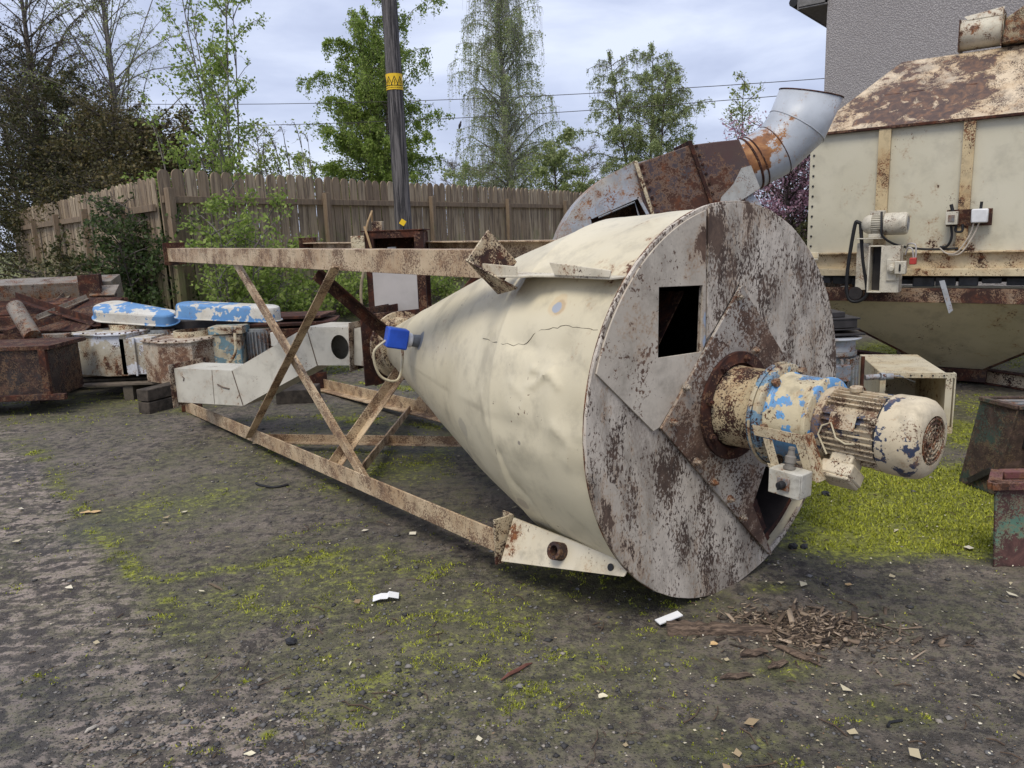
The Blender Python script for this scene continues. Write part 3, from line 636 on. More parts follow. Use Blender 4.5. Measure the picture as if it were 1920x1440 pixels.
for k_ in range(6):
    a = k_ * pi / 3 + .95; c = Wp(.186, .160 * cos(a), .160 * sin(a)); MB().lathe([(0, .015), (.010, .015), (.010, .009), (.06, .009), (.06, .015), (.074, .015)], c, AX, 6).build('bolt', BRM, drv, angle=30)
GBM = paint('gear_housing_paint', (.62, .54, .37), (.57, .49, .32), -1.5, -1.3, 2, flake=((.13, .33, .60), .1, 7), org=O_, dirt=.45, rough=.4, patches=[(Wp(.25, .13, -.05), .09, 1.0), (Wp(.25, .05, -.14), .1, .6)])
MB().lathe([(.236, .150), (.245, .151), (.25, .146), (.375, .142), (.378, .150), (.392, .150), (.396, .14), (.398, .118)], Wp(0, 0, 0), AX, 56).build('gear_housing', GBM, drv, bevel=.0015, angle=25)
MTP = paint('motor_paint', (.58, .49, .34), (.48, .39, .26), -1.1, -.4, 3.2, flake=((.045, .07, .13), -1.2, 8), org=O_, dirt=.45, rough=.4, ramp=[(.3, (.05, .035, .025)), (.5, (.12, .075, .05)), (.7, (.25, .14, .08))])
mb = MB(); mb.lathe([(.396, .12), (.41, .125), (.425, .122), (.43, .106), (.615, .106)], Wp(0, 0, 0), AX, 48)
for k_ in range(36):
    a = 2 * pi * k_ / 36
    if k_ % 9 == 4: continue
    u = SX * cos(a) + Z * sin(a); L0 = .428; L1 = .618 - (.02 if k_ % 2 else 0)
    mb.box(CC + AX * ((L0 + L1) / 2) + u * .107, (L1 - L0  , .026, .0052), AX, u, AX.cross(u))
for a in (.5, 2.2, 3.6, 5.2):
    u = SX * cos(a) + Z * sin(a); mb.lathe([(.585, .013), (.612, .013), (.614, .009), (.622, .008)], CC + u * .112, AX, 10)
mt = mb.build('motor_body', MTP, drv, bevel=.0012)
mb = MB(); u = SX * cos(1.45) + Z * sin(1.45); mb.lathe([(.095, .011), (.118, .011), (.124, .02), (.136, .02)], CC + AX * .49, u, 12); mb.build('lifting_eye', MTP, mt)
u = SX * cos(.35) + Z * sin(.35); MB().box(CC + AX * .5 + u * .120, (.085, .004, .052), AX, u, AX.cross(u)).build('rating_plate', paint('plate_paint', (.58, .50, .35), (.5, .42, .3), -.8, -.2, 3), mt, bevel=.001)
COWL = paint('cowl_paint', (.63, .54, .38), (.57, .48, .33), -1.3, -1.3, 2.4, flake=((.04, .055, .10), -1.7, 9), org=O_, dirt=.4, rough=.38, ramp=[(.3, (.05, .03, .02)), (.5, (.16, .08, .045)), (.7, (.3, .15, .08))], spots=[(Wp(.65, .12, .04), .028, (.05, .07, .14)), (Wp(.63, .10, .10), .022, (.10, .13, .24))])
cw = MB(); cw.lathe([(.605, .116), (.608, .124), (.615, .126), (.685, .126), (.705, .121), (.72, .108), (.727, .090), (.728, .076), (.722, .074), (.60, .074)], Wp(0, 0, 0), AX, 64, False, False)
cwl = cw.build('fan_cowl', COWL, drv, angle=45)
mb = MB()
for rr in (.012, .026, .040, .054, .067):
    mb.tube([Wp(.727, rr * cos(a), rr * sin(a)) for a in np.linspace(0, 2 * pi, 33)], .0030, 6)
for k_ in range(12):
    a = k_ * pi / 6 + .1; mb.tube([Wp(.727, .012 * cos(a), .012 * sin(a)), Wp(.726, .076 * cos(a), .076 * sin(a))], .0026, 5)
mb.build('fan_grille', paint('grille_paint', (.46, .40, .28), (.3, .25, .18), 0, .2, 5), cwl)
MB().lathe([(.600, .118), (.604, .118)], Wp(0, 0, 0), AX, 40).build('fan_backplate', M['black'], cwl)
# terminal box under the near side
u = (SX * .62 - Z * .78).normalized(); v_ = AX.cross(u)
bx = thing_box = MB(); mb.v
tb = MB(); tb.box(CC + AX * .50 + u * .122, (.075, .05, .075), AX, u, v_); tb.box(CC + AX * .50 + u * .165, (.105, .045, .095), AX, u, v_); tb.box(CC + AX * .50 + u * .192, (.098, .012, .09), AX, u, v_)
tbo = tb.build('terminal_box', paint('terminal_paint', (.64, .56, .41), (.58, .5, .36), -1.5, -1.2, 3, org=O_, rough=.38), drv, bevel=.007)
mb = MB(); mb.lathe([(0, .022), (.05, .020), (.09, .012), (.12, .007)], CC + AX * .455 + u * .158 + v_ * .0, -AX + u * .05, 14); mb.build('cable_gland', MTP, tbo)
mb = MB(); q0 = CC + AX * .44 + SX * .125 + Z * .02
mb.tube([q0, q0 + AX * .03 + Z * .015, q0 + AX * .05 - Z * .03 + SX * .004, q0 + AX * .08 - Z * .045, q0 + AX * .11 - Z * .04], .003, 6); mb.tube([q0, q0 - AX * .012 - Z * .03, q0 + AX * .02 - Z * .09], .003, 6); mb.build('wire', M['cream'], mt)
# bracket frame with the isolator switch box
BRP = paint('bracket_paint', (.60, .52, .36), (.5, .42, .28), -1.2, -.6, 3, org=O_)
pb = CC + AX * .29 + SX * .185; nrm_b = SX
def bq(px, py, off=0): return ONP(px, py, CC + SX * (.19 + off), SX)
br = MB()
fr = [bq(*p) for p in ((1410, 797), (1505, 817), (1528, 898), (1524, 908), (1440, 880))]
def strip(mb_, a, b, wd, th, nn): 
    d = (b - a).normalized(); s_ = d.cross(nn).normalized(); mb_.box((a + b) / 2, ((b - a).length, wd, th), d, s_, nn)
o1, o2, o3, o4 = bq(1412, 805), bq(1503, 824), bq(1526, 900), bq(1446, 880)
br.prism([bq(1410, 796), bq(1504, 816), bq(1509, 838), bq(1414, 816)], -SX * .004)
br.prism([bq(1430, 821, -.001), bq(1447, 825, -.001), bq(1461, 876, -.001), bq(1446, 874, -.001)], -SX * .004)
br.prism([bq(1492, 834, -.001), bq(1509, 838, -.001), bq(1529, 903, -.001), bq(1512, 900, -.001)], -SX * .004)
br.prism([bq(1504, 816, .0005), bq(1509, 817, .0005), bq(1535, 905, .0005), bq(1529, 905, .0005)], -SX * .05)
br.prism([bq(1438, 868, .003), bq(1462, 876, .003), bq(1466, 893, .003), bq(1446, 889, .003)], -SX * .004)
arc = [Wp(.205, .187 * cos(a), .187 * sin(a)) for a in np.linspace(.05, -1.3, 20)]
arc2 = [Wp(.205, .168 * cos(a), .168 * sin(a)) for a in np.linspace(-1.3, .05, 20)]
br.build('switch_bracket', BRP, drv, bevel=.001)
MB().prism(arc + arc2, AX * .007).build('bracket_ring', BRP, drv, bevel=.001)
c0 = bq(1481, 903, .045); ub = (bq(1520, 911) - bq(1455, 893)).normalized(); vb = (bq(1461, 872) - bq(1474, 915)).normalized(); vb = (vb - ub * vb.dot(ub)).normalized(); nb_ = ub.cross(vb); nb_ = nb_ if nb_.dot(SX) > 0 else -nb_
sw = thing('isolator_box', 'small off-white isolator switch box with a black knob, hung on the drive bracket', 'switch box', c0)
ISO = paint('isolator_paint', (.56, .54, .47), (.48, .45, .37), -1.7, -1.5, 5, dirt=.45)
bxo = MB().box(c0 - nb_ * .005, (.112, .082, .062), ub, vb, nb_).build('box', ISO, sw, bevel=.004)
MB().box(c0 + nb_ * .030, (.110, .080, .008), ub, vb, nb_).build('lid', ISO, sw, bevel=.002)
MB().box(c0 + nb_ * .037 + ub * .0, (.042, .040, .008), ub, vb, nb_).build('switch_plate', M['greymetal'], sw, bevel=.002)
mb = MB(); mb.lathe([(0, .013), (.02, .012), (.022, .008)], c0 + nb_ * .041, nb_, 18); mb.box(c0 + nb_ * .064, (.006, .024, .008), ub, vb, nb_); mb.build('knob', M['black'], sw, bevel=.001)
mb = MB(); vg = (vb - nb_ * .15).normalized(); mb.lathe([(0, .019), (.008, .019), (.009, .014), (.02, .014), (.021, .017), (.04, .017), (.045, .012), (.062, .009), (.063, .011), (.07, .0105), (.072, .006)], c0 + vb * .041 - ub * .005, vg, 16); mb.build('cable_gland', plain('gland', (.22, .20, .17), .5), sw, angle=30)

# side wings + brackets
def wing(sgn_z, hz):
    pass
CW = paint('wing_paint', (.64, .58, .45), (.58, .51, .37), -1.7, -1.3, 2, org=O_, patches=[(Wp(-.6, .6, .55), .2, .7), (Wp(-.62, .6, -.55), .12, .8)])
CWR = paint('bracket_rust_paint', (.56, .47, .32), (.42, .32, .20), -.5, .0, 3, org=O_, ramp=DRUST, patches=[(Wp(-.6, .6, .55), .15, .5)])
for sq in (1, -1):
    for sz in (1, -1):
        th_ = sz * radians(43); u = SX * sq * cos(th_) + Z * sin(th_); rad = V(u)
        out_ = .12
        # tangential plate from the drum surface outwards along the side
        n_ = (Z * 1.0 if sz > 0 else Z)
        if sz > 0:
            # gusset shelf with a step, welded along the drum
            zz0 = .50
            r0 = sqrt(.71 ** 2 - zz0 ** 2)
            poly = [Wp(-.62, sq * (r0 - .06), zz0), Wp(-.62, sq * .66, zz0), Wp(-.42, sq * .645, zz0), Wp(-.40, sq * .60, zz0), Wp(-.30, sq * .58, zz0), Wp(-.02, sq * .60, zz0), Wp(-.02, sq * (r0 - .04), zz0)]
            w_ = MB().prism(poly, Z * .008).build('side_wing', CW, cy, bevel=.002)
            mb = MB(); mb.prism([Wp(-.62, sq * .66, zz0), Wp(-.44, sq * .645, zz0), Wp(-.44, sq * .645, zz0 + .04), Wp(-.62, sq * .66, zz0 + .05)], SX * sq * -.008); mb.prism([Wp(-.30, sq * .588, zz0 + .009), Wp(-.02, sq * .605, zz0 + .009), Wp(-.02, sq * .60, zz0 + .03), Wp(-.33, sq * .585, zz0 + .052)], SX * sq * -.007)
            mb.build('wing_flange', CW, w_, bevel=.0015)
        else:
            zz0 = -.47
            r0 = sqrt(.70 ** 2 - zz0 ** 2)
            # sloping plate down to the ground beside the drum
            lo = -.645
            poly = [Wp(-.62, sq * (r0 + .035), zz0), Wp(-.62, sq * .625, -.635), Wp(-.01, sq * .555, -.512), Wp(-.01, sq * .52, -.475)]
            w_ = MB().prism(poly, SX * sq * .01).build('side_wing', CW, cy, bevel=.002)
            nn_ = (poly[1] - poly[0]).cross(poly[2] - poly[0]).normalized(); nn_ = nn_ if nn_.dot(SX * sq) > 0 else -nn_
            if sq > 0:
                c = ONP(1055, 1035, poly[0], nn_); MB().lathe([(0, .034), (.05, .034), (.05, .02), (.01, .018)], c, nn_, 18, True, True).build('spigot', M['darkrust'], w_)
                c = ONP(1148, 1064, poly[0], nn_); MB().lathe([(.008, .013), (.0115, .013)], c, nn_, 14).build('bolt_hole', M['black'], w_)
        # square bracket plate where the leg meets the wing
        if sz > 0:
            c = Wp(-.64, sq * .60, .555); d1 = (SX * sq * .72 + Z * .69); d2 = (SX * sq * -.69 + Z * .72)
            mb = MB().box(c, (.18, .15, .010), d1, d2, AX)
            mb.prism([c + d1 * .1 + d2 * -.08 + AX * .006, c - d1 * .1 - d2 * .08 + AX * .006, c - d1 * .06 - d2 * .08 + AX * .16], d2 * .008)
            mb.build('leg_bracket', CWR, cy, bevel=.0015)
        else:
            c = Wp(-.635, sq * .60, -.555); mb = MB().box(c, (.10, .19, .010), SX, Z, AX); mb.box(c + SX * sq * -.045 - AX * .03, (.008, .19, .06), SX, Z, AX); mb.build('leg_bracket', CWR, cy, bevel=.0015)

# legs (angle sections), braces and foot plates
def feet(sq, sz): return (-5.02, sq * .60, .588) if sz > 0 else (-5.05, sq * .60, -.715)
for sq in (1, -1):
    for sz in (1, -1):
        a = Wp(-.645, sq * .60, .553 if sz > 0 else -.585); b = Wp(*feet(sq, sz))
        if sz > 0:   # heel at the outer upper corner
            h0 = SX * sq * .035 + Z * .045
            lg = MB().ell(a + h0, b + h0, -SX * sq, -Z, .105, .009).build('leg', M['beam'], cy, bevel=.0015)
            fp = MB().box(b + Z * .0 + SX * sq * -.02, (.17, .18, .012), SX, Z, AX)
        else:
            h0 = SX * sq * .035 - Z * .02
            lg = MB().ell(a + h0 * 1, b + h0, -SX * sq, Z, .095, .009).build('leg', M['beam'], cy, bevel=.0015)
            fp = MB().box(b + Z * .06 + SX * sq * -.02, (.17, .16, .012), SX, Z, AX)
        fo = fp.build('foot_plate', M['darkrust'], lg, bevel=.0015)
def brace(a, b, n1_, flip=1, mat=None, w_=.055):
    d = (b - a).normalized(); s_ = d.cross(n1_).normalized() * flip
    MB().ell(a, b, s_, n1_, w_, .006).build('brace', mat or M['beam'], cy, bevel=.001)
BZU, BZL = .53, -.60
for sq in (1, -1):
    ins = -SX * sq
    a = Wp(-3.549, sq * .612, .53); b = Wp(-1.87, sq * .612, -.60); brace(a, b, ins, 1)
    c = Wp(-1.874, sq * .625, .52); d = Wp(-3.45, sq * .625, -.66); brace(c, d, -ins, 1)
brace(Wp(-3.45, .6, -.695), Wp(-1.9, -.6, -.66), Z, 1, M['beam']); brace(Wp(-1.93, .6, -.62), Wp(-3.4, -.6, -.69), Z, -1, M['beam'])
brace(Wp(-2.2, .6, .50), Wp(-2.22, .12, .06), AX, 1, M['darkrust'], .06); brace(Wp(-2.2, .6, -.6), Wp(-2.22, .12, -.13), AX, -1, M['beam'], .06)
brace(Wp(-2.2, -.6, .50), Wp(-2.22, -.12, .06), AX, 1, M['darkrust'], .06); brace(Wp(-2.2, -.6, -.6), Wp(-2.22, -.12, -.13), AX, -1, M['beam'], .06)
# neck: rings and square plates
NR = paint('neck_paint', (.50, .40, .26), (.3, .2, .13), .5, .4, 3, ramp=DRUST, org=O_)
MB().lathe([(-2.45, .135), (-2.45, .195), (-2.435, .21), (-2.415, .21), (-2.41, .18), (-2.35, .172), (-2.345, .15)], Wp(0, 0, 0), AX, 48, False, False).build('neck_ring', paint('neck_ring_cream', (.60, .50, .33), (.5, .4, .26), -.7, -.4, 3, ramp=DRUST), cy, bevel=.002)
MB().lathe([(-2.52, .165), (-2.44, .165)], Wp(0, 0, 0), AX, 48).build('neck_collar', M['cream_worn'], cy)
MB().box(Wp(-2.53, .0, -.02), (.42, .44, .012), SX, Z, AX).build('neck_plate', paint('neck_plate_rust', (.35, .25, .17), (.09, .05, .04), .6, .5, 2.5, ramp=DRUST), cy, bevel=.002)
# blue sensor screwed into the cone
sp_ = bodyP(785, 640); un = ((AX * -.30 + SX * .9 + Z * .22)).normalized()
sn = thing('level_sensor', 'bright blue plastic level sensor screwed into the side of the cone', 'sensor', sp_)
mb = MB(); mb.lathe([(-.01, .034), (.035, .030)], sp_, un, 18); mb.build('socket', plain('socket_grey', (.16, .17, .18), .5), sn)
MB().lathe([(.035, .030), (.04, .036), (.058, .036), (.064, .028)], sp_, un, 20).build('collar', M['white_plastic'], sn)
ux = Z.cross(un).normalized(); uz = un.cross(ux); c = sp_ + un * .115
MB().box(c, (.098, .105, .10), ux, un, uz).build('housing', M['blue'], sn, bevel=.008)
MB().box(c + uz * .051, (.05, .085, .002), ux, un, uz).build('label_strip', plain('label_blue', (.12, .25, .62), .4), sn)
cb = [c + un * .05 - uz * .02, c + un * .10 - uz * .09, c + un * .04 - AX * .02 - uz * .20, c - un * .05 - uz * .21 - AX * .02, c - un * .10 - uz * .1 - AX * .10, c - un * .10 + uz * .03 - AX * .16]
def smooth(P_, n=6):
    out_ = []
    for i in range(len(P_) - 1):
        p0, p1, p2, p3 = P_[max(i - 1, 0)], P_[i], P_[i + 1], P_[min(i + 2, len(P_) - 1)]
        for k2 in range(n):
            t = k2 / n; out_.append(.5 * ((2 * p1) + (p2 - p0) * t + (2 * p0 - 5 * p1 + 4 * p2 - p3) * t * t + (3 * p1 - p0 - 3 * p2 + p3) * t ** 3))
    return out_ + [P_[-1]]
MB().tube(smooth(cb), .0065, 8).build('cable', M['cream'], sn)

# ================================================================== WHITE DOG-LEG DUCT
d0 = AY(690, 650, 4.95); dd = V((-.91, .415, 0)).normalized(); dn = V((.415, .91, 0)).normalized()      # dn points away from the camera
def DP(px, py, off=0): return ONP(px, py, d0 + dn * off, dn)
WD = paint('duct_white_paint', (.62, .59, .50), (.54, .51, .43), -1.7, -1.6, 1.6, rough=.4, dirt=.28)
duct = thing('dogleg_duct', 'off-white dog-leg rectangular duct with a round black hole, between the frame legs', 'duct', (DP(440, 760).x, DP(440, 760).y, 0))
topL = [(326, 691), (435, 695), (574, 613), (661, 614)]; botL = [(334, 754), (456, 761), (595, 685), (663, 685)]
mb = MB(); outl = [DP(*p) for p in topL] + [DP(*p) for p in botL[::-1]]
# front skin with the round hole
o0 = DP(456, 761); 
def d2(P_): v_ = P_ - o0; return (v_.dot(dd), v_.z)
hc = d2(DP(637, 651)); ho = [(hc[0] + .072 * cos(a), hc[1] + .082 * sin(a)) for a in np.linspace(0, 2 * pi, 28, endpoint=False)]
outer2 = [d2(p) for p in outl]
mb.plate(outer2, [ho], o0, dd, Z, .005)
back = [p + dn * .27 for p in outl]; mb.prism(back, dn * .004)
for i in range(3):
    mb.prism([outl[i] + dn * .005, outl[i + 1] + dn * .005, outl[i + 1] + dn * .27, outl[i] + dn * .27], -Z * .004)
    j_ = 4 + i; mb.prism([outl[j_] + dn * .005, outl[j_ + 1] + dn * .005, outl[j_ + 1] + dn * .27, outl[j_] + dn * .27], Z * .004)
dbody = mb.build('duct_body', WD, duct, flat=True)
mb = MB(); mb.tube([DP(435, 695, -.002), DP(456, 761, -.002)], .0035, 5); mb.tube([DP(574, 613, -.002), DP(595, 685, -.002)], .0035, 5); mb.tube([DP(397, 694, -.002), DP(402, 757, -.002)], .0015, 4)
mb.tube([DP(408, 721, -.002), DP(418, 726, -.002), DP(430, 729, -.002)], .006, 5); mb.tube([DP(342, 706, -.002), DP(345, 709, -.002), DP(344, 714, -.002)], .005, 5)
mb.build('seam', plain('seam_brown', (.16, .12, .09), .8), dbody)
DFM = paint('duct_flange_paint', (.5, .42, .32), (.4, .3, .2), -.4, 0, 3, ramp=DRUST)
for (a, b, sgn) in ((outl[0], outl[7], 1), (outl[3], outl[4], -1)):
    c = (a + b) / 2 + dn * .135; hh = (a - b).length; up_ = (a - b).normalized(); e_ = dd * sgn
    mb = MB(); mb.box(c + e_ * .003 - dn * .155, (.006, .05, hh + .07), dd, dn, up_); mb.box(c + e_ * .003 + dn * .155, (.006, .05, hh + .07), dd, dn, up_)
    mb.box(c + e_ * .003 + up_ * (hh / 2 + .012), (.006, .258, .045), dd, dn, up_); mb.box(c + e_ * .003 - up_ * (hh / 2 + .012), (.006, .258, .045), dd, dn, up_)
    mb.build('flange', DFM, duct)
# transition piece and the two edge-on plates
a = DP(664, 614); b = DP(664, 685)
mb = MB(); mb.prism([DP(664, 616), DP(688, 611), DP(688, 687), DP(664, 684)], dn * .26); mb.build('spigot', WD, duct)
mb = MB(); c = (DP(690, 575) + DP(696, 722)) / 2 + dn * .13
mb.box(c, (.008, .36, .50), dd, dn, Z); mb.box(c - dd * .055, (.008, .36, .50), dd, dn, Z); mb.box(c - dd * .027, (.04, .30, .42), dd, dn, Z)
mb.build('valve_plate', M['darkrust'], duct, bevel=.001)
mb = MB(); q = AY(312, 735, 6.6)
for zz in (.05, .16): mb.box((q.x, q.y, zz), (.13, .5, .10), dd, dn)
tag(mb.build('timber_block', plain('old_timber', (.085, .068, .052), .9, var=.6, sc=14, bump=.8), None, org=(q.x, q.y, 0), bevel=.006), 'dark wet timber blocks propping the left end of the white duct', 'timber')

# ================================================================== OPEN STEEL BOX ABOVE THE NECK
def SB(px, py, Y=5.2): return AY(px, py, Y)
sb = thing('open_steel_box', 'brown open steel box frame with a plain grey front panel, standing behind the cone neck', 'steel box', (-.77, 5.25, .85))
xl_, xr_, zt_, zb_ = -.94, -.58, 1.425, .87
mb = MB(); dpt = .34
mb.box((xl_ + .03, 5.2, (zt_ + zb_) / 2), (.06, .05, zt_ - zb_)); mb.box((xr_ + .0, 5.2, (zt_ + zb_) / 2), (.06, .05, zt_ - zb_))
mb.box((xl_ + .03, 5.2 + dpt, (zt_ + zb_) / 2), (.05, .04, zt_ - zb_)); mb.box((xr_, 5.2 + dpt, (zt_ + zb_) / 2), (.05, .04, zt_ - zb_))
mb.box(((xl_ + xr_) / 2 + .015, 5.2, zt_ - .012), (xr_ - xl_ - .035, .045, .05)); mb.box(((xl_ + xr_) / 2 + .015, 5.2 + dpt, zt_ - .012), (xr_ - xl_ - .035, .03, .05))
mb.box((xl_ + .015, 5.2 + dpt / 2, zt_ - .1), (.01, dpt, .22)); mb.box((xr_ + .015, 5.2 + dpt / 2, zt_ - .1), (.01, dpt, .22)); mb.box(((xl_ + xr_) / 2, 5.2 + dpt - .03, zt_ - .14), (xr_ - xl_ - .05, .006, .22))
mb.box(((xl_ + xr_) / 2 + .01, 5.2 + dpt / 2, zt_ + .012), (xr_ - xl_ + .06, dpt + .06, .008)) ; mb.box(((xl_ + xr_) / 2 + .01, 5.2 + .1, zb_ - .02), (xr_ - xl_ + .05, .3, .014))
mb.build('frame', M['rust'], sb, bevel=.002)
mb = MB(); mb.prism([SB(698, 505, 5.17), SB(781, 506, 5.17), SB(785, 583, 5.17), SB(704, 590, 5.17)], (0, .008, 0)); mb.build('front_panel', plain('panel_grey', (.50, .47, .45), .5, var=.12, sc=6), sb)
mb = MB(); p = SB(709, 436, 5.3); mb.box(p + V((0, 0, .035)), (.07, .09, .075)); mb.build('junction_box', CWR, sb, bevel=.003)
mb = MB(); p = SB(673, 458, 5.2); mb.box(p, (.09, .08, .11)); mb.build('bracket', M['cream_worn'], sb, bevel=.003)
mb = MB(); mb.tube([SB(683, 425, 5.18), SB(688, 440, 5.16), SB(697, 470, 5.14)], .008, 6); mb.tube([SB(684, 440, 5.2), SB(690, 415, 5.22), SB(697, 396, 5.25), SB(698, 420, 5.3)], .007, 6); mb.build('conduit', plain('ochre_conduit', (.42, .28, .14), .6), sb)
MB().box(SB(735, 470, 5.3) + V((0, 0, .0)), (.055, .03, .05)).build('label_plate', M['white_plastic'], sb)
MB().tube(smooth([SB(683, 505, 5.15), SB(677, 540, 5.13), SB(680, 580, 5.12), SB(695, 605, 5.1)]), .01, 8).build('hose', plain('hose', (.30, .24, .16), .6), sb)

# ================================================================== HOPPER BIN
BE = V((.80230409, -.59691553, 0)); BW = V((.59691553, .80230409, 0)); B0 = V((2.4853, 6.45, 0))
def Bp(u, w_, z): return B0 + BE * u + BW * w_ + Z * z
def onB(px, py, w_=0.0):
    P_ = ONP(px, py, B0 + BW * w_, BW) - B0; return (P_.dot(BE), P_.z)
binl = thing('hopper_bin', 'tall cream hopper bin with a rust-streaked hood and a pyramid bottom, beside the house', 'hopper', (B0.x, B0.y, 0))
BO = (B0.x, B0.y, 0)
UW, DW = 2.15, 1.62
BPP = paint('bin_side_paint', (.62, .58, .45), (.58, .54, .41), -2.1, -2.1, 1.0, org=BO, dirt=.18, rough=.45, patches=[(Bp(.9, 0, 1.16), .2, .55), (Bp(1.13, 0, 1.2), .15, .6)])
def qpl(mb_, a, b, c, d, th): 
    n_ = (b - a).cross(c - a).normalized(); return mb_.prism([a, b, c, d], -n_ * th)
mb = MB()
mb.box(Bp(UW / 2, .004, 1.605), (UW, .008, .945), BE, BW); mb.box(Bp(.004, DW / 2, 1.605), (.008, DW - .02, .945), BE, BW); mb.box(Bp(UW - .004, DW / 2, 1.605), (.008, DW - .02, .945), BE, BW); mb.box(Bp(UW / 2, DW, 1.605), (UW, .008, .945), BE, BW)
mb.build('side_panels', BPP, binl)
for uc, wd in ((.555, .085), (1.115, .075), (1.68, .08)):
    mb = MB(); mb.chan(Bp(uc, -.002, 1.14), Bp(uc, -.002, 2.07), BE, -BW, wd, .035, .006); mb.box(Bp(uc, -.036, 1.605), (wd, .004, .92), BE, BW)
    mb.build('stiffening_rib', paint('rib_paint_%d' % int(uc * 10), (.58, .46, .27), (.5, .36, .19), -1.0, -.6, 2.2, org=BO, patches=[(Bp(uc, 0, 1.2), .25, .5)]), binl, bevel=.003)
mb = MB()
for i in range(12): mb.lathe([(0, .009), (.006, .008), (.010, .003)], Bp(.03, -.001, 1.19 + .08 * i), -BW, 8)
mb.build('rivet_row', M['darkmetal'], binl)
# hood
HD = paint('hood_paint', (.68, .55, .38), (.60, .46, .29), -.85, -.6, 1.7, vs=(1.5, 1.5, .42), stain=.6, org=BO, dirt=.3, rough=.4, bump=.9, ramp=[(.3, (.06, .042, .04)), (.5, (.11, .07, .055)), (.64, (.22, .12, .07)), (.78, (.42, .25, .13))],
           patches=[(Bp(.50, .4, 2.35), .36, 1.0), (Bp(.72, .15, 2.2), .36, 1.1), (Bp(1.05, .3, 2.35), .26, 1.1), (Bp(1.0, .6, 2.55), .24, 1.0), (Bp(.5, .75, 2.6), .26, .9), (Bp(.45, .1, 2.15), .2, .9), (Bp(.9, .05, 2.13), .2, .9)])
zr, ht_ = 2.08, 2.665; ua, ub_, wa_, wb_ = .49, 1.66, .8, 1.0
mb = MB()
def grid_patch(mb_, a, b, c, d, n1_, n2_, th, amp=.006):
    fn = (b - a).cross(d - a).normalized(); base = len(mb_.v); vs_ = []
    for j_ in range(n2_ + 1):
        for i in range(n1_ + 1):
            s_, t = i / n1_, j_ / n2_; p = (a * (1 - s_) + b * s_) * (1 - t) + (d * (1 - s_) + c * s_) * t
            k_ = sin(pi * s_) * sin(pi * t); vs_.append(p + fn * (amp * k_ * (float(fbm(np.array([p.x * 5 + 40]), np.array([p.z * 5 + p.y * 3]), 71, 3)[0]) - .5) * 4))
    fs = [(j_ * (n1_ + 1) + i, j_ * (n1_ + 1) + i + 1, (j_ + 1) * (n1_ + 1) + i + 1, (j_ + 1) * (n1_ + 1) + i) for j_ in range(n2_) for i in range(n1_)]
    mb_.add(vs_, fs)
e0, e1, e2, e3 = Bp(-.02, -.03, zr), Bp(UW + .02, -.03, zr), Bp(UW + .02, DW + .03, zr), Bp(-.02, DW + .03, zr)
t0_, t1_, t2_, t3_ = Bp(ua, wa_, ht_), Bp(ub_, wa_, ht_), Bp(ub_, wb_, ht_), Bp(ua, wb_, ht_)
grid_patch(mb, e0, e1, t1_, t0_, 26, 12, 0, .012); grid_patch(mb, e3, e0, t0_, t3_, 14, 12, 0, .008); grid_patch(mb, e2, e3, t3_, t2_, 10, 8, 0); grid_patch(mb, e1, e2, t2_, t1_, 10, 8, 0); mb.add([t0_, t1_, t2_, t3_], [(0, 1, 2, 3)])
hood = mb.build('hood', HD, binl, angle=20)
mb = MB(); mb.beam(Bp(-.025, -.02, zr - .012), Bp(UW + .025, -.02, zr - .012), .05, .018); mb.beam(Bp(-.012, 0, zr - .012), Bp(-.012, DW, zr - .012), .04, .018)
mb.build('hood_flange', M['rust'], hood, bevel=.002)
mb = MB(); mb.tube([Bp(.46, .36, 2.354), Bp(1.1, .36, 2.356)], .006, 5); mb.build('hood_seam', M['rust'], hood)
# duct stub and square flange on the hood
tp = thing('duct_stub', 'rust-stained cream round duct piece in a bent square flange, on top of the hopper hood', 'duct', Bp(1.05, .85, 2.67))
p0 = AY(1800, 62, Bp(.9, .85, 0).y); p1 = AY(1930, 40, Bp(1.3, .85, 0).y)
ax_ = (Bp(1.3, .85, 2.80) - Bp(.9, .85, 2.80)).normalized(); c0_ = Bp(.905, .85, 2.805)
STB = paint('stub_paint', (.60, .55, .42), (.52, .48, .38), -1.1, -.8, 2.5, org=tuple(tp['_o']), patches=[(Bp(1.03, .72, 2.84), .07, .9)])
MB().lathe([(0, .125), (.003, .118), (.30, .118), (.30, .11), (0, .11)], c0_, ax_, 40, False, False).build('pipe', STB, tp)
for t_, nm2 in ((0, 'flange'), (.29, 'flange')):
    cc_ = c0_ + ax_ * t_; sq_ = [(-.135, -.135), (.135, -.135), (.135, .125 + t_ * .05), (-.135, .10 + t_ * .1)]
    ci = [(.118 * cos(a), .118 * sin(a) - .004) for a in np.linspace(0, 2 * pi, 28, endpoint=False)]
    MB().plate(sq_, [ci], cc_, BW, Z, .006).build(nm2, M['rust'] if False else paint('stub_flange%d' % int(t_ * 10), (.5, .42, .28), (.3, .2, .13), -.2, .2, 3, ramp=DRUST), tp)
mb = MB(); mb.prism([c0_ + ax_ * .05 + Z * .10 - BW * .07, c0_ + ax_ * .29 + Z * .10 - BW * .07, c0_ + ax_ * .29 + Z * .165 - BW * .04, c0_ + ax_ * .02 + Z * .135 - BW * .04], BW * .006); mb.build('bent_plate', STB, tp)
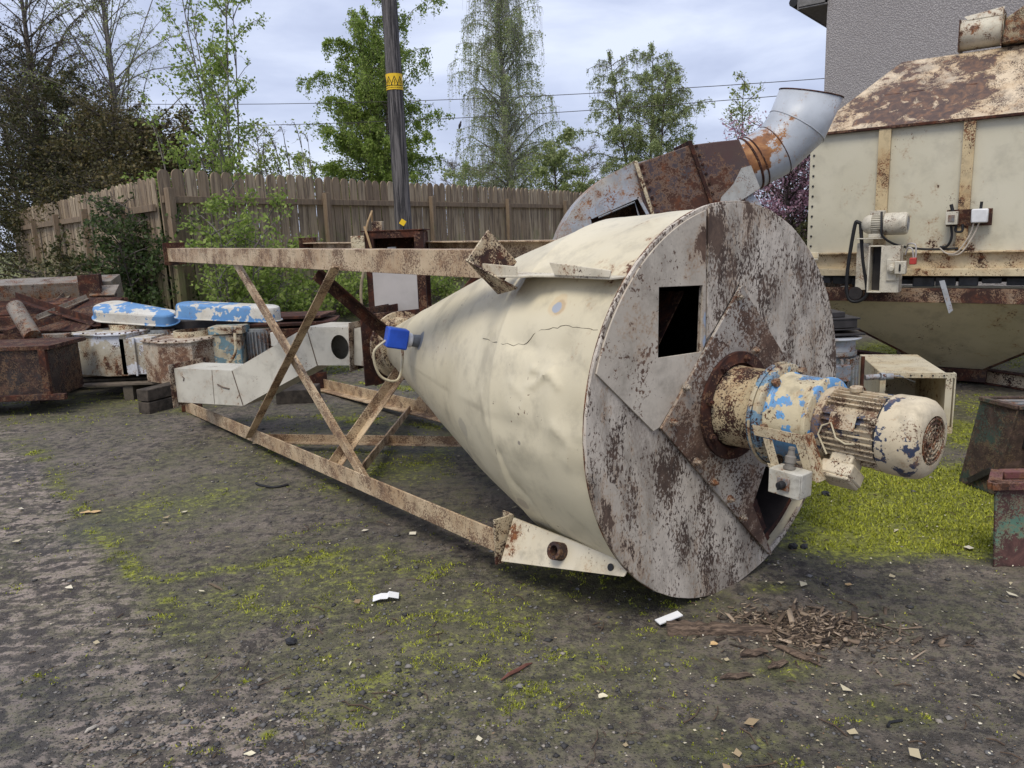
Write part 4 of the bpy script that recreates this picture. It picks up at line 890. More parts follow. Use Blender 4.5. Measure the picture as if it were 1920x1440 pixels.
mb = MB(); mb.prism([Bp(1.205, .70, 2.68), Bp(1.6, .70, 2.68), Bp(1.6, .70, 2.92), Bp(1.33, .70, 2.93), Bp(1.22, .70, 2.86)], BW * .3); tag(mb.build('duct_elbow', paint('elbow_blotch', (.5, .43, .27), (.25, .2, .12), -.6, .3, 4, org=(0, 0, 0)), None, org=Bp(1.4, .85, 2.68), bevel=.01), 'mottled cream duct box behind the duct stub on the hood, cut by the photo edge', 'duct')
# floor flanges, dark gap, rim
mb = MB(); mb.beam(Bp(-.0, -.03, 1.128), Bp(UW, -.03, 1.128), .075, .012); mb.beam(Bp(0, -.012, 1.065), Bp(UW, -.012, 1.065), .012, .115); mb.beam(Bp(0, -.035, 1.003), Bp(UW, -.035, 1.003), .09, .010); mb.beam(Bp(0, -.075, .978), Bp(UW, -.075, .978), .012, .05)
mb.build('base_flange', paint('base_flange_paint', (.62, .52, .34), (.55, .42, .25), -1.2, -.9, 2, org=BO, patches=[(Bp(.85, 0, 1.13), .2, .8), (Bp(1.2, 0, 1.13), .15, .7)]), binl, bevel=.002)
mb = MB(); mb.box(Bp(UW / 2, .35, .93), (UW - .1, .012, .10), BE, BW); mb.box(Bp(UW / 2, .8, 1.0), (UW - .02, 1.5, .012), BE, BW); mb.build('underframe', M['darkmetal'], binl)
mb = MB()
for i in range(14): mb.box(Bp(.12 + i * .15, .06 + .05 * random.random(), .895 + .015 * random.random()), (.11 + .05 * random.random(), .05, .03 + .04 * random.random()), BE, BW)
mb.build('gasket_strip', plain('gasket_grey', (.12, .125, .13), .7, var=.5, sc=9), binl, bevel=.006)
mb = MB(); mb.beam(Bp(-.05, -.05, .80), Bp(UW + .05, -.05, .80), .012, .10); mb.beam(Bp(-.05, -.015, .852), Bp(UW + .05, -.015, .852), .08, .01); mb.beam(Bp(-.05, -.05, .80), Bp(-.05, DW, .80), .012, .10); mb.beam(Bp(UW + .05, -.05, .80), Bp(UW + .05, DW, .80), .012, .10)
mb.build('hopper_rim', paint('rim_rust', (.30, .22, .15), (.13, .08, .06), 0, .2, 2, ramp=DRUST), binl, bevel=.002)
HPM = paint('hopper_paint', (.60, .53, .36), (.52, .46, .30), -1.8, -1.6, 1.1, org=BO, dirt=.3, patches=[(Bp(.6, .1, .68), .07, .7), (Bp(.7, .2, .58), .04, .6), (Bp(1.2, .1, .68), .08, .7), (Bp(1.27, .3, .45), .04, .6)])
a, b, c, d = Bp(-.03, -.03, .75), Bp(UW + .03, -.03, .75), Bp(UW + .03, DW, .75), Bp(-.03, DW, .75)
A2_, B2_, C2_, D2_ = Bp(.88, .68, .135), Bp(1.27, .68, .135), Bp(1.27, 1.0, .135), Bp(.88, 1.0, .135)
mb = MB(); grid_patch(mb, a, A2_, B2_, b, 10, 14, 0, .01); grid_patch(mb, d, D2_, A2_, a, 10, 10, 0, .01); grid_patch(mb, b, B2_, C2_, c, 10, 10, 0, .01); grid_patch(mb, c, C2_, D2_, d, 8, 8, 0, .01)
mb.build('pyramid_hopper', HPM, binl, angle=20)
mb = MB()
for u_ in (.88, 1.27): mb.tube([Bp(-.03 if u_ < 1 else UW + .03, -.03, .75), Bp(u_, .68, .135)], .012, 6)
mb.build('corner_weld', M['darkrust'], binl)
mb = MB(); mb.box(Bp(1.075, .84, .08), (.42, .36, .1), BE, BW); mb.build('outlet', M['darkrust'], binl)
for (u_, w_) in ((-.02, DW - .05), (UW, DW - .05), (UW, .0)):
    MB().chan(Bp(u_, w_, 0), Bp(u_, w_, .76), BE, BW, .1, .05).build('support_leg', M['darkrust'], binl)
mb = MB(); q = [onB(1761, 527, -.07), onB(1771, 525, -.07), onB(1787, 582, -.07), onB(1779, 588, -.07)]
mb.prism([Bp(u_, -.07, z_) for u_, z_ in q], BW * .006); mb.build('galvanised_strap', M['galv'], binl)
# gearbox, belt drive and motor hung on the bin
gd = thing('belt_drive', 'cream motor with black belt and open gearbox housing fixed to the hopper bin front', 'motor', Bp(.6, -.12, .85))
MP2 = paint('drive_cream', (.60, .56, .46), (.53, .48, .38), -1.5, -1.0, 3)
mc = Bp(.47, -.17, 1.35)
mb = MB(); mb.lathe([(-.015, .03), (.0, .055), (.03, .072), (.06, .075), (.062, .068), (.15, .068)], mc, BE, 30, True, False)
for k_ in range(28):
    a_ = 2 * pi * k_ / 28; u_ = BW * cos(a_) + Z * sin(a_); mb.box(mc + BE * .105 + u_ * .071, (.085, .012, .004), BE, u_, BE.cross(u_))
mb.build('motor_body', MP2, gd, bevel=.001)
cw2 = MB().lathe([(.148, .08), (.15, .083), (.285, .083), (.30, .078), (.305, .068), (.306, .055), (.29, .052)], mc, BE, 36, True, False).build('fan_cowl', MP2, gd)
mb = MB(); mb.lathe([(.302, .008), (.308, .012), (.308, .002)], mc, BE, 14)
for rr in (.022, .034, .046): mb.tube([mc + BE * .305 + BW * rr * cos(a) + Z * rr * sin(a) for a in np.linspace(0, 2 * pi, 25)], .0025, 5)
mb.build('fan_grille', plain('grille_grey', (.4, .4, .4), .5), cw2); MB().lathe([(.296, .055), (.298, .055)], mc, BE, 24).build('fan_backplate', plain('grille_dark', (.13, .13, .13), .6), cw2)
mb = MB(); mb.box(mc + BE * .09 - Z * .085, (.09, .12, .03), BE, BW); mb.box(mc + BE * .09 + Z * .085 + BW * .02, (.10, .07, .035), BE, BW); mb.build('motor_foot', MP2, gd, bevel=.003)
mb = MB(); mb.box(mc + BE * .06 - Z * .105, (.19, .15, .008), BE, BW); mb.box(Bp(.47, -.15, 1.03), (.085, .07, .36), BE, BW); mb.build('motor_stand', MP2, gd, bevel=.003)
mb = MB(); x0, z0 = onB(1634, 470, -.22); x1, z1 = onB(1659, 541, -.22)
mb.box(Bp(.535, -.20, 1.015), (.012, .14, .35), BE, BW); mb.box(Bp(.625, -.20, 1.015), (.012, .14, .35), BE, BW); mb.box(Bp(.58, -.20, 1.188), (.1, .14, .010), BE, BW); mb.box(Bp(.58, -.20, .842), (.1, .14, .010), BE, BW)
mb.box(Bp(.685, -.262, 1.015), (.115, .012, .35), BE, BW); mb.box(Bp(.745, -.20, 1.015), (.010, .13, .35), BE, BW); mb.build('gearbox_housing', MP2, gd, bevel=.003)
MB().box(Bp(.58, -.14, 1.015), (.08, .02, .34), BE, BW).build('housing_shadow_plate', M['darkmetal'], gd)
mb = MB(); mb.box(Bp(.70, -.275, 1.01), (.07, .014, .16), BE, BW); mb.lathe([(0, .035), (.03, .032), (.032, .02), (.05, .018)], Bp(.705, -.282, 1.02), -BW, 20); mb.build('bearing_plate', MP2, gd, bevel=.003)
MB().box(Bp(.765, -.30, 1.03), (.075, .07, .095), BE, BW).build('switch_box', MP2, gd, bevel=.006)
mb = MB(); mb.box(Bp(.765, -.338, 1.03), (.012, .008, .05), BE, BW); mb.build('switch_lever', M['black'], gd)
MB().box(Bp(.84, -.27, 1.075), (.045, .05, .05), BE, BW).build('red_plug', plain('red_plug', (.45, .05, .04), .5), gd, bevel=.006)
mb = MB(); mb.tube(smooth([Bp(.84, -.27, 1.10), Bp(.83, -.27, 1.16), Bp(.80, -.26, 1.17), Bp(.78, -.24, 1.12)]), .006, 7); mb.tube(smooth([Bp(.855, -.27, 1.10), Bp(.85, -.27, 1.19), Bp(.80, -.24, 1.20), Bp(.76, -.1, 1.16)]), .006, 7); mb.build('pale_cable', plain('pale_cable', (.45, .42, .40), .5), gd)
mb = MB(); pl0 = Bp(.44, -.18, 1.35); pl1 = Bp(.435, -.18, .90); r0_, r1_ = .035, .065
# belt loop round two pulleys, slanting
ct, cb_ = Bp(.425, -.18, 1.34), Bp(.425, -.18, .825)
lp = [ct + (BE * cos(a) + Z * sin(a)) * .028 for a in np.linspace(0, pi, 9)] 
pth = [ct + BE * .02 + Z * .02, ct + Z * .03, ct - BE * .02 + Z * .01, ct.lerp(cb_, .45) - BE * .05, ct.lerp(cb_, .8) - BE * .062, cb_ - BE * .055, cb_ - BE * .03 - Z * .055, cb_ + BE * .02 - Z * .065, cb_ + BE * .075 - Z * .035, cb_ + BE * .09 + Z * .03, ct.lerp(cb_, .5) + BE * .05, ct + BE * .02 + Z * .02]
mb.tube(smooth(pth), .014, 8); mb.build('drive_belt', M['black'], gd)
mb = MB(); mb.lathe([(-.015, .05), (.015, .05)], cb_ + BE * .01, BW, 24); mb.build('pulley', M['darkmetal'], gd)
mb = MB(); mb.tube(smooth([mc + BE * .13 + Z * .09 - BW * .06, mc + BE * .14 - BW * .09, mc + BE * .15 - Z * .09 - BW * .08, mc + BE * .24 - Z * .16, Bp(.85, -.06, 1.155), Bp(1.0, -.045, 1.15), Bp(1.10, -.045, 1.155)]), .0085, 8); mb.build('black_cable', M['black'], gd)
# junction boxes on the rib
jb = thing('junction_boxes', 'small cream and white electrical boxes on a dark bracket on the hopper', 'electrical box', Bp(1.16, -.05, 1.36))
MB().box(Bp(1.155, -.045, 1.375), (.29, .012, .12), BE, BW).build('bracket', M['darkrust'], jb, bevel=.002)
MB().box(Bp(1.05, -.085, 1.375), (.078, .06, .095), BE, BW).build('cream_box', MP2, jb, bevel=.004)
mb = MB(); mb.box(Bp(1.05, -.118, 1.375), (.04, .006, .045), BE, BW); mb.build('dial', M['greymetal'], jb)
MB().box(Bp(1.225, -.085, 1.385), (.105, .06, .10), BE, BW).build('white_box', M['white_plastic'], jb, bevel=.01)
mb = MB(); mb.tube([Bp(1.05, -.06, 1.42), Bp(1.035, -.06, 1.475)], .012, 8); mb.tube([Bp(1.225, -.06, 1.43), Bp(1.228, -.06, 1.485)], .010, 8); mb.build('lever', M['black'], jb)
mb = MB(); mb.tube(smooth([Bp(1.045, -.08, 1.33), Bp(1.055, -.07, 1.24), Bp(1.03, -.06, 1.175), Bp(.98, -.05, 1.165)]), .009, 8); mb.tube(smooth([Bp(1.08, -.08, 1.32), Bp(1.08, -.08, 1.28), Bp(1.12, -.08, 1.28), Bp(1.12, -.08, 1.33)]), .009, 7); mb.build('black_cable', M['black'], jb)
mb = MB(); mb.tube(smooth([Bp(1.19, -.08, 1.34), Bp(1.17, -.075, 1.25), Bp(1.10, -.08, 1.13), Bp(1.03, -.07, 1.12), Bp(.98, -.06, 1.16)]), .0055, 7); mb.tube(smooth([Bp(1.225, -.08, 1.34), Bp(1.19, -.075, 1.24), Bp(1.12, -.08, 1.12), Bp(1.04, -.07, 1.11)]), .0055, 7); mb.build('pale_cable', plain('pale_cable2', (.55, .48, .40), .5), jb)

# ================================================================== BIG FAN + DUCT BEHIND THE CYCLONE
YF = 5.35
def Fp(px, py, Y=YF): return AY(px, py, Y)
fc_ = Fp(1250, 520); fan = thing('extractor_fan', 'big grey and rust-brown extractor fan with a round elbow pipe pointing up, behind the cyclone', 'fan', (fc_.x, fc_.y + .2, 0))
FO = (fc_.x, fc_.y + .2, 0)
GRV = paint('fan_grey_blotched', (.36, .39, .44), (.47, .44, .38), -.5, -.7, 1.5, org=FO, rough=.5, ramp=[(.3, (.10, .05, .03)), (.5, (.22, .10, .05)), (.65, (.38, .21, .11))], dirt=.35, patches=[(Fp(1180, 360), .14, .5), (Fp(1120, 360), .06, .5)])
RBR = paint('fan_duct_brown', (.085, .045, .04), (.055, .042, .05), -.7, -.9, 1.2, org=FO, rough=.55, dirt=.3, ramp=[(.3, (.035, .018, .014)), (.5, (.07, .03, .02)), (.66, (.17, .06, .025)), (.8, (.26, .12, .06))], patches=[(Fp(1262, 372), .10, .4)])
PG = paint('elbow_galvanised', (.47, .50, .54), (.40, .43, .47), -1.7, -1.5, 1.5, org=FO, rough=.38, dirt=.15, ramp=[(.3, (.09, .04, .025)), (.5, (.26, .11, .04)), (.65, (.42, .22, .09))], patches=[(Fp(1420, 285), .22, 1.3), (Fp(1455, 245), .15, 1.2), (Fp(1500, 178), .07, 1.2), (Fp(1490, 215), .05, 1.0), (Fp(1400, 310), .18, 1.3)])
RV = .80
volc = fc_ + V((0, 0, 0))
vb_pts = [(volc.x + RV * cos(a), volc.z + RV * sin(a)) for a in np.linspace(radians(70), radians(360 - 20), 60)]
outl_ = [V((p[0], YF, p[1])) for p in vb_pts]
mb = MB(); 
op = [Fp(1108, 408), Fp(1196, 369), Fp(1218, 410), Fp(1230, 470), Fp(1120, 470)]
full = [(RV * cos(a), RV * sin(a)) for a in np.linspace(0, 2 * pi, 72, endpoint=False)]
o2_ = V((volc.x, YF + .03, volc.z)); holes_ = [[(p.x - volc.x, p.z - volc.z) for p in op]]
mb.plate(full, holes_, o2_ , V((1, 0, 0)), Z, -.004 if False else .004); mb.lathe([(0, RV), (.5, RV)], (volc.x, YF + .03, volc.z), V((0, 1, 0)), 72, False, True); mb.build('scroll_casing', GRV, fan, bevel=0)
mb = MB(); mb.box((volc.x - .15, YF + .3, volc.z + .1), (.9, .01, .8)); mb.build('inner_plate', M['darkrust'], fan)
mb = MB()
for (a, b) in ((0, 1), (1, 2)): mb.beam(op[a] - V((0, .01, 0)), op[b] - V((0, .01, 0)), .02, .018, V((0, 1, 0)))
mb.tube([Fp(1122, 408, YF + .02), Fp(1190, 379, YF + .02), Fp(1200, 412, YF + .02)], .006, 5); mb.build('opening_frame', GRV, fan)
mb = MB()
top_ = [Fp(1190, 308), Fp(1240, 291), Fp(1293, 272), Fp(1340, 266), Fp(1386, 261)]; bot_ = [Fp(1425, 353), Fp(1395, 372), Fp(1350, 420), Fp(1290, 480), Fp(1235, 500)]
mb.prism(top_ + bot_, V((0, .42, 0))); dct = mb.build('rectangular_duct', RBR, fan, bevel=.006)
mb = MB(); mb.prism([Fp(1425, 353, YF - .003), Fp(1395, 372, YF - .003), Fp(1345, 400, YF - .003), Fp(1352, 370, YF - .003), Fp(1375, 345, YF - .003), Fp(1390, 315, YF - .003), Fp(1408, 310, YF - .003)], V((0, -.004, 0))); mb.build('bare_patch_plate', paint('bare_duct_grey', (.42, .42, .40), (.3, .28, .25), -1.2, -1, 3), dct)
for (a, b, ma) in (((1188, 302), (1222, 405), 'cream_worn'), ((1290, 264), (1332, 384), 'rust')):
    MB().prism([Fp(*a, YF - .02), Fp(*b, YF - .02), Fp(b[0] + 6, b[1] - 1, YF - .02), Fp(a[0] + 7, a[1] - 1, YF - .02)], V((0, .46, 0))).build('duct_flange', M[ma], dct, bevel=.002)
    mb = MB()
    for t_ in np.linspace(.08, .95, 7): mb.lathe([(0, .010), (.008, .010), (.010, .004)], Fp(a[0] + 12 + (b[0] - a[0]) * t_, a[1] + (b[1] - a[1]) * t_, YF - .003), V((0, -1, 0)), 6)
    mb.build('bolt_row', M['rust'], dct)
def ring(pa, pb, Y, tilt): 
    a = Fp(*pa, Y); b = Fp(*pb, Y); c = (a + b) / 2; e_ = (b - a) / 2; r_ = e_.length; e_.normalize(); nn = V((e_.z, 0, -e_.x)); nn = -nn if nn.z < 0 else nn
    f_ = V((0, 1, 0)) * cos(tilt) + nn * sin(tilt); return [c + e_ * r_ * cos(t) + f_ * .195 * sin(t) for t in np.linspace(0, 2 * pi, 48, endpoint=False)]
YE = YF + .2
rings = [ring((1330, 275), (1380, 385), YE, 0), ring((1386, 261), (1425, 353), YE, 0), ring((1394, 258), (1437, 347), YE, 0), ring((1428, 239), (1477, 326), YE, 0), ring((1447, 208), (1541, 266), YE, .05), ring((1464, 166), (1578, 184), YE, .12)]
mb = MB(); vs_ = [p for r_ in rings for p in r_]; fs = []
for i in range(len(rings) - 1):
    for k_ in range(48): k2 = (k_ + 1) % 48; fs.append((i * 48 + k_, i * 48 + k2, (i + 1) * 48 + k2, (i + 1) * 48 + k_))
mb.add(vs_, fs); elb = mb.build('elbow_pipe', PG, fan, angle=14); sol = elb.modifiers.new('thick', 'SOLIDIFY'); sol.thickness = .004
for r_, t_, ma in ((rings[1], .009, 'rust'), (rings[2], .006, 'rust'), (rings[3], .0035, 'rust'), (rings[4], .005, 'galv'), (rings[5], .005, 'rust')):
    MB().tube(r_ + [r_[0]], t_, 6, caps=False).build('pipe_seam', M[ma], elb)
MB().box((fc_.x + .05, YF + .3, .16), (1.1, .5, .32)).build('base_frame', M['darkrust'], fan)

# ================================================================== THINGS ON THE RIGHT
# grey vertical motor with stack of plates
gm = thing('grey_motor', 'upright grey finned motor partly hidden behind the round end cover', 'motor', (2.06, 4.75, 0))
gc = V((2.02, 4.75, 0)); mb = MB(); mb.lathe([(.0, .15), (.12, .15), (.14, .115), (.56, .115), (.575, .135), (.60, .135)], gc, Z, 36)
for k_ in range(22):
    a = 2 * pi * k_ / 22 + .1; u = V((cos(a), sin(a), 0)); mb.box(gc + u * .128 + Z * .36, (.045, .014, .40), u, Z.cross(u))
mb.build('body', M['greymetal'], gm, bevel=.002)
MB().lathe([(.60, .125), (.67, .125), (.675, .16), (.685, .16)], gc, Z, 32).build('end_bell', M['galv'], gm, bevel=.003)
MB().box(gc + V((-.02, -.15, .48)), (.11, .07, .10)).build('terminal_box', paint('bluegrey', (.22, .27, .33), (.16, .2, .25), -.8, -.8, 3), gm, bevel=.004)
mb = MB(); mb.lathe([(0, .012), (.2, .012)], gc + V((.16, -.06, .36)), Z, 8); mb.tube([gc + V((.16, -.06, .36)) + V((.025 * cos(a), 0, -.02 + .025 * sin(a))) for a in np.linspace(0, 2 * pi, 14)], .006, 6); mb.build('hook', M['rust'], gm)
for i, (nm_, zz, sx_, lab) in enumerate((('steel_plate', .70, .36, 'dark steel plates stacked on top of the grey finned motor'),)):
    mb = MB(); mb.box(gc + V((.0, .05, .705)), (.30, .3, .012)); mb.box(gc + V((-.02, .06, .735)), (.29, .28, .010)); mb.box(gc + V((-.03, .06, .77)), (.27, .28, .05)); mb.box(gc + V((-.02, .06, .80)), (.285, .29, .010)); mb.box(gc + V((-.05, .07, .822)), (.20, .2, .03))
    tag(mb.build('steel_plates', M['darkmetal'], None, org=gc + V((0, 0, .69)), bevel=.002), lab, 'steel plates')
# cream open duct lying on the ground
q1, q2, q3 = AY(1655, 716, 4.95), AY(1781, 696, 4.85), AY(1772, 800, 4.85)
OD = paint('open_duct_paint', (.62, .56, .42), (.58, .50, .34), -1.3, -1.2, 2, dirt=.2)
od = thing('open_duct', 'cream rectangular open-ended duct with a flanged mouth, lying behind the geared motor', 'duct', (2.6, 5.1, 0))
ux_ = (V((q2.x, q2.y, 0)) - V((q1.x, q1.y, 0))).normalized(); wy_ = V((-ux_.y, ux_.x, 0)); x0 = V((q1.x, q1.y, 0)); LW = (V((q2.x, q2.y, 0)) - x0).length; HT = .385
mb = MB(); mb.box(x0 + ux_ * LW / 2 + wy_ * .42 + Z * HT, (LW, .80, .006), ux_, wy_); mb.box(x0 + ux_ * LW / 2 + wy_ * .42 + Z * .006, (LW, .80, .006), ux_, wy_); mb.box(x0 + wy_ * .42 + Z * HT / 2, (.006, .80, HT), ux_, wy_); mb.box(x0 + ux_ * LW + wy_ * .42 + Z * HT / 2, (.006, .80, HT), ux_, wy_); mb.box(x0 + ux_ * LW / 2 + wy_ * .80 + Z * HT / 2, (LW, .006, HT), ux_, wy_)
mb.build('duct_shell', OD, od)
mb = MB(); mb.box(x0 + ux_ * LW / 2 + Z * (HT + .0), (LW + .07, .010, .035), ux_, wy_); mb.box(x0 + ux_ * LW / 2 + Z * .02, (LW + .07, .010, .04), ux_, wy_); mb.box(x0 + Z * HT / 2, (.035, .012, HT - .03), ux_, wy_); mb.box(x0 + ux_ * LW + Z * HT / 2, (.04, .012, HT - .03), ux_, wy_); mb.box(x0 + ux_ * (LW + .035) + Z * HT / 2 + wy_ * .02, (.008, .05, HT + .03), ux_, wy_)
mb.build('mouth_flange', OD, od, bevel=.001)
mb = MB()
for i in range(6): mb.lathe([(0, .006), (.006, .005)], x0 + ux_ * (LW * (i + .5) / 6) + Z * HT - wy_ * .006, -wy_, 8)
mb.build('rivet_row', M['darkmetal'], od)
# long cream board / panel behind and rusty ground beam
pn_ = thing('long_beam', 'rusty steel beam with flaking cream sides lying on the ground under the hopper', 'steel beam', (3.6, 6.8, 0))
ga, gb = G(1560, 672), G(1990, 742); BMR = paint('ground_beam_paint', (.60, .50, .35), (.4, .3, .2), -.3, 0, 1.5, ramp=DRUST)
dgb = (gb - ga).normalized(); ngb = V((dgb.y, -dgb.x, 0)); mb = MB(); mb.beam(ga + Z * .06, gb + Z * .06, .008, .11); mb.build('web', BMR, pn_)
for zz in (.118, .006): MB().beam(ga + Z * zz, gb + Z * zz, .09, .010).build('beam_flange', M['rust'], pn_, bevel=.002)
cp0, cp1 = AY(1625, 684, 5.9), AY(1785, 704, 5.45); mb = MB(); dd_ = (V((cp1.x, cp1.y, 0)) - V((cp0.x, cp0.y, 0))).normalized(); nn_ = V((-dd_.y, dd_.x, 0))
mb.prism([V((cp0.x, cp0.y, .02)), V((cp1.x, cp1.y, .02)), V((cp1.x, cp1.y, cp1.z)), V((cp0.x, cp0.y, cp0.z))], nn_ * .012); mb.prism([V((cp0.x, cp0.y, cp0.z)) - nn_ * .04, V((cp1.x, cp1.y, cp1.z)) - nn_ * .04, V((cp1.x, cp1.y, cp1.z)) + nn_ * .01, V((cp0.x, cp0.y, cp0.z)) + nn_ * .01], Z * .008)
tag(mb.build('flanged_sheet', paint('panel_orange_cream', (.66, .50, .30), (.6, .42, .22), -.9, -.7, 3), None, org=(cp0.x, cp0.y, 0)), 'long orange-cream flanged sheet panel standing behind the open duct', 'panel')
mb = MB(); v0 = AY(1612, 705, 4.9); v1 = AY(1640, 703, 4.9); v2 = AY(1672, 705, 4.9); mb.cyl(AY(1622, 708, 4.85), AY(1648, 706, 4.85), .018, 12); mb.cyl(AY(1650, 706, 4.85), AY(1658, 706, 4.85), .026, 12); mb.cyl(AY(1660, 706, 4.85), AY(1674, 705, 4.85), .020, 12); mb.tube(smooth([AY(1674, 705, 4.85), AY(1690, 706, 4.9), AY(1715, 716, 5.0)]), .005, 6)
tag(mb.build('pipe_fitting', M['galv'], None, org=AY(1650, 706, 4.85)), 'small grey pipe fitting with a thin cable on top of the open duct', 'pipe fitting')
for i, (px, py, Yb) in enumerate(((1694, 664, 7.9), (1703, 666, 7.9))):
    p = G(px, py); mb = MB(); mb.box((p.x, p.y, .07), (.10, .1, .16)); 
    tag(mb.build('timber_offcut', plain('offcut%d' % i, (.13, .09, .06), .9), None, org=(p.x, p.y, 0), bevel=.005), ('left' if i == 0 else 'right') + ' of two small timber offcuts on the moss behind the hopper bottom', 'timber offcut', 'timber offcuts')

# green machine guard box (leaning) and green crate
GRN = paint('old_green_paint', (.045, .075, .058), (.025, .028, .024), -.2, .2, 2.2, rough=.7, dirt=.7, grime=(.04, .035, .03), ramp=[(.3, (.03, .022, .018)), (.5, (.07, .045, .035)), (.7, (.16, .10, .08))])
gb0 = G(1797, 903); gb1 = G(1862, 928); gf = (gb1 - gb0).normalized(); gd_ = V((-gf.y, gf.x, 0)); wG = (gb1 - gb0).length
gq = thing('green_machine', 'dark boxy machine with flaking green paint and slotted top, leaning at the right edge', 'machine', (gb0.x, gb0.y, 0))
ht1 = .47; lean = gf * .08 + gd_ * .02
mb = MB(); b_ = [gb0, gb1, gb1 + gd_ * .62 + gf * .25, gb0 + gd_ * .62 + gf * .25]; tp_ = [p + lean + Z * ht1 for p in b_]
mb.prism([b_[0], b_[1], tp_[1], tp_[0]], gd_ * .02); mb.prism([b_[1] + gd_ * .02, b_[2], tp_[2], tp_[1] + gd_ * .02], -gf * .02); mb.prism([b_[0] + gd_ * .02, b_[3], tp_[3], tp_[0] + gd_ * .02], gf * .02); mb.prism([b_[3], b_[2], tp_[2], tp_[3]], -gd_ * .02)
mb.build('casing', GRN, gq, bevel=.003)
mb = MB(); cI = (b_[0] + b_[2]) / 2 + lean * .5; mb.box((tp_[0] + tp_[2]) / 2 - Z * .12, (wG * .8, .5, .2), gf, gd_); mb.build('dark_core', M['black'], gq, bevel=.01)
for t_ in (0.0, .38, .7, 1.0):
    a = tp_[0].lerp(tp_[1], t_); b = tp_[3].lerp(tp_[2], t_); MB().beam(a, b, .03, .018).build('top_rail', GRN if t_ in (0, 1) else M['greymetal'], gq, bevel=.002)
MB().beam(tp_[0], tp_[1], .03, .02).build('top_rail', GRN, gq, bevel=.002)
mb = MB(); c = tp_[0].lerp(tp_[2], .62) + Z * .0; mb.lathe([(0, .09), (.03, .09), (.035, .06), (.06, .055), (.062, .03), (.09, .03)], c, Z, 20); mb.build('bearing_cap', M['darkmetal'], gq, bevel=.002)
mb = MB(); mb.beam(gb0.lerp(gb1, .35) + Z * .03 - gd_ * .012, gb0.lerp(gb1, .95) + Z * .13 - gd_ * .012, .012, .03); mb.build('foot_strap', M['darkmetal'], gq)
pk = MB(); c = G(1895, 905) ; pk.box(c + V((.35, .05, .07)), (.9, .16, .03), V((.86, .5, 0)).normalized(), V((-.5, .86, 0)).normalized()); pk.box(c + V((.35, .10, .14)), (.9, .10, .03), V((.86, .5, 0)).normalized(), V((-.5, .86, 0)).normalized())
tag(pk.build('timber_skid', plain('skid_wood', (.20, .17, .15), .9), None, org=(c.x, c.y, 0), bevel=.005), 'weathered grey timber skid beside the leaning green machine', 'timber')
ck0 = G(1861, 1063); crt = thing('green_crate', 'green painted steel crate with a maroon rim, cut by the right edge of the photo', 'crate', (ck0.x, ck0.y, 0))
GC = paint('crate_green', (.12, .25, .18), (.09, .17, .13), -.35, -.2, 2.0, rough=.6, dirt=.5, org=(ck0.x, ck0.y, 0), ramp=[(.3, (.04, .025, .022)), (.5, (.10, .05, .045)), (.7, (.2, .1, .08))], patches=[(ck0 + V((.1, 0, .05)), .14, 1.0), (ck0 + V((.35, 0, .05)), .16, 1.0)])
cx_ = V((.985, -.06, 0)).normalized(); cy_ = V((.57, .82, 0)).normalized(); top_h = .34
def ckp(u_, v_, z_): t = z_ / top_h * .02; return ck0 + cx_ * (u_ + (-t if u_ < .4 else t)) + cy_ * (v_ + (-t if v_ < .3 else t)) + Z * z_
mb = MB(); W_, L_ = .8, .16
B4 = [ckp(0, 0, 0), ckp(W_, 0, 0), ckp(W_, L_, 0), ckp(0, L_, 0)]; T4 = [ckp(0, 0, top_h), ckp(W_, 0, top_h), ckp(W_, L_, top_h), ckp(0, L_, top_h)]
for i, n_ in enumerate((cy_, -cx_, -cy_, cx_)): j_ = (i + 1) % 4; mb.prism([B4[i], B4[j_], T4[j_], T4[i]], n_ * .008)
mb.prism(B4, Z * .01); mb.prism([p - Z * .02 for p in T4], Z * .006); mb.build('sides', GC, crt, bevel=.002)
MRN = paint('maroon_rim', (.16, .06, .06), (.10, .045, .045), -.4, -.3, 3)
for i, wv_ in enumerate((cy_, cx_, cy_, cx_)):
    j_ = (i + 1) % 4; dch = (T4[j_] - T4[i]).normalized() * .018; MB().beam(T4[i] - dch + Z * .012, T4[j_] + dch * (1 if i % 2 else -1) + Z * .012, .045, .03).build('rim', MRN, crt, bevel=.002)

# ================================================================== JUNK ON THE LEFT
def teardrop(c, dx, r0_, r1_, L_, th_, tilt, name, label, mat, oo):
    dx = dx.normalized(); dy = V((-dx.y, dx.x, 0)); up_ = (Z + dx * tilt[0] + dy * tilt[1]).normalized(); dx = (dx - up_ * dx.dot(up_)).normalized(); dy = up_.cross(dx)
    g = thing(name, label, 'belt guard', oo)
    al = math.acos((r0_ - r1_) / L_)
    def out_(s_): return [c + dx * (-(r0_ + s_) * cos(a) * -1 if False else (r0_ + s_) * cos(a)) + dy * (r0_ + s_) * sin(a) for a in np.linspace(al, 2 * pi - al, 22)] + [c + dx * (L_ + (r1_ + s_) * cos(a)) + dy * (r1_ + s_) * sin(a) for a in np.linspace(-al, al, 14)]
    mb = MB(); lv = [(0, .018), (.006, .018), (.008, 0), (th_ * .8, -.004), (th_ * .93, -.012), (th_, -.035), (th_ + .004, -r1_ * .8)]
    n = len(out_(0)); vs_ = []; fs = []
    for z_, s_ in lv: vs_ += [p + up_ * z_ for p in out_(s_)]
    for i in range(len(lv) - 1):
        for k_ in range(n): k2 = (k_ + 1) % n; fs.append((i * n + k_, i * n + k2, (i + 1) * n + k2, (i + 1) * n + k_))
    fs.append(tuple(range(n - 1, -1, -1))); fs.append(tuple(range((len(lv) - 1) * n, len(lv) * n))); mb.add(vs_, fs)
    mb.build('guard_shell', mat, g, angle=25); return g, up_
BLU = (.12, .27, .50)
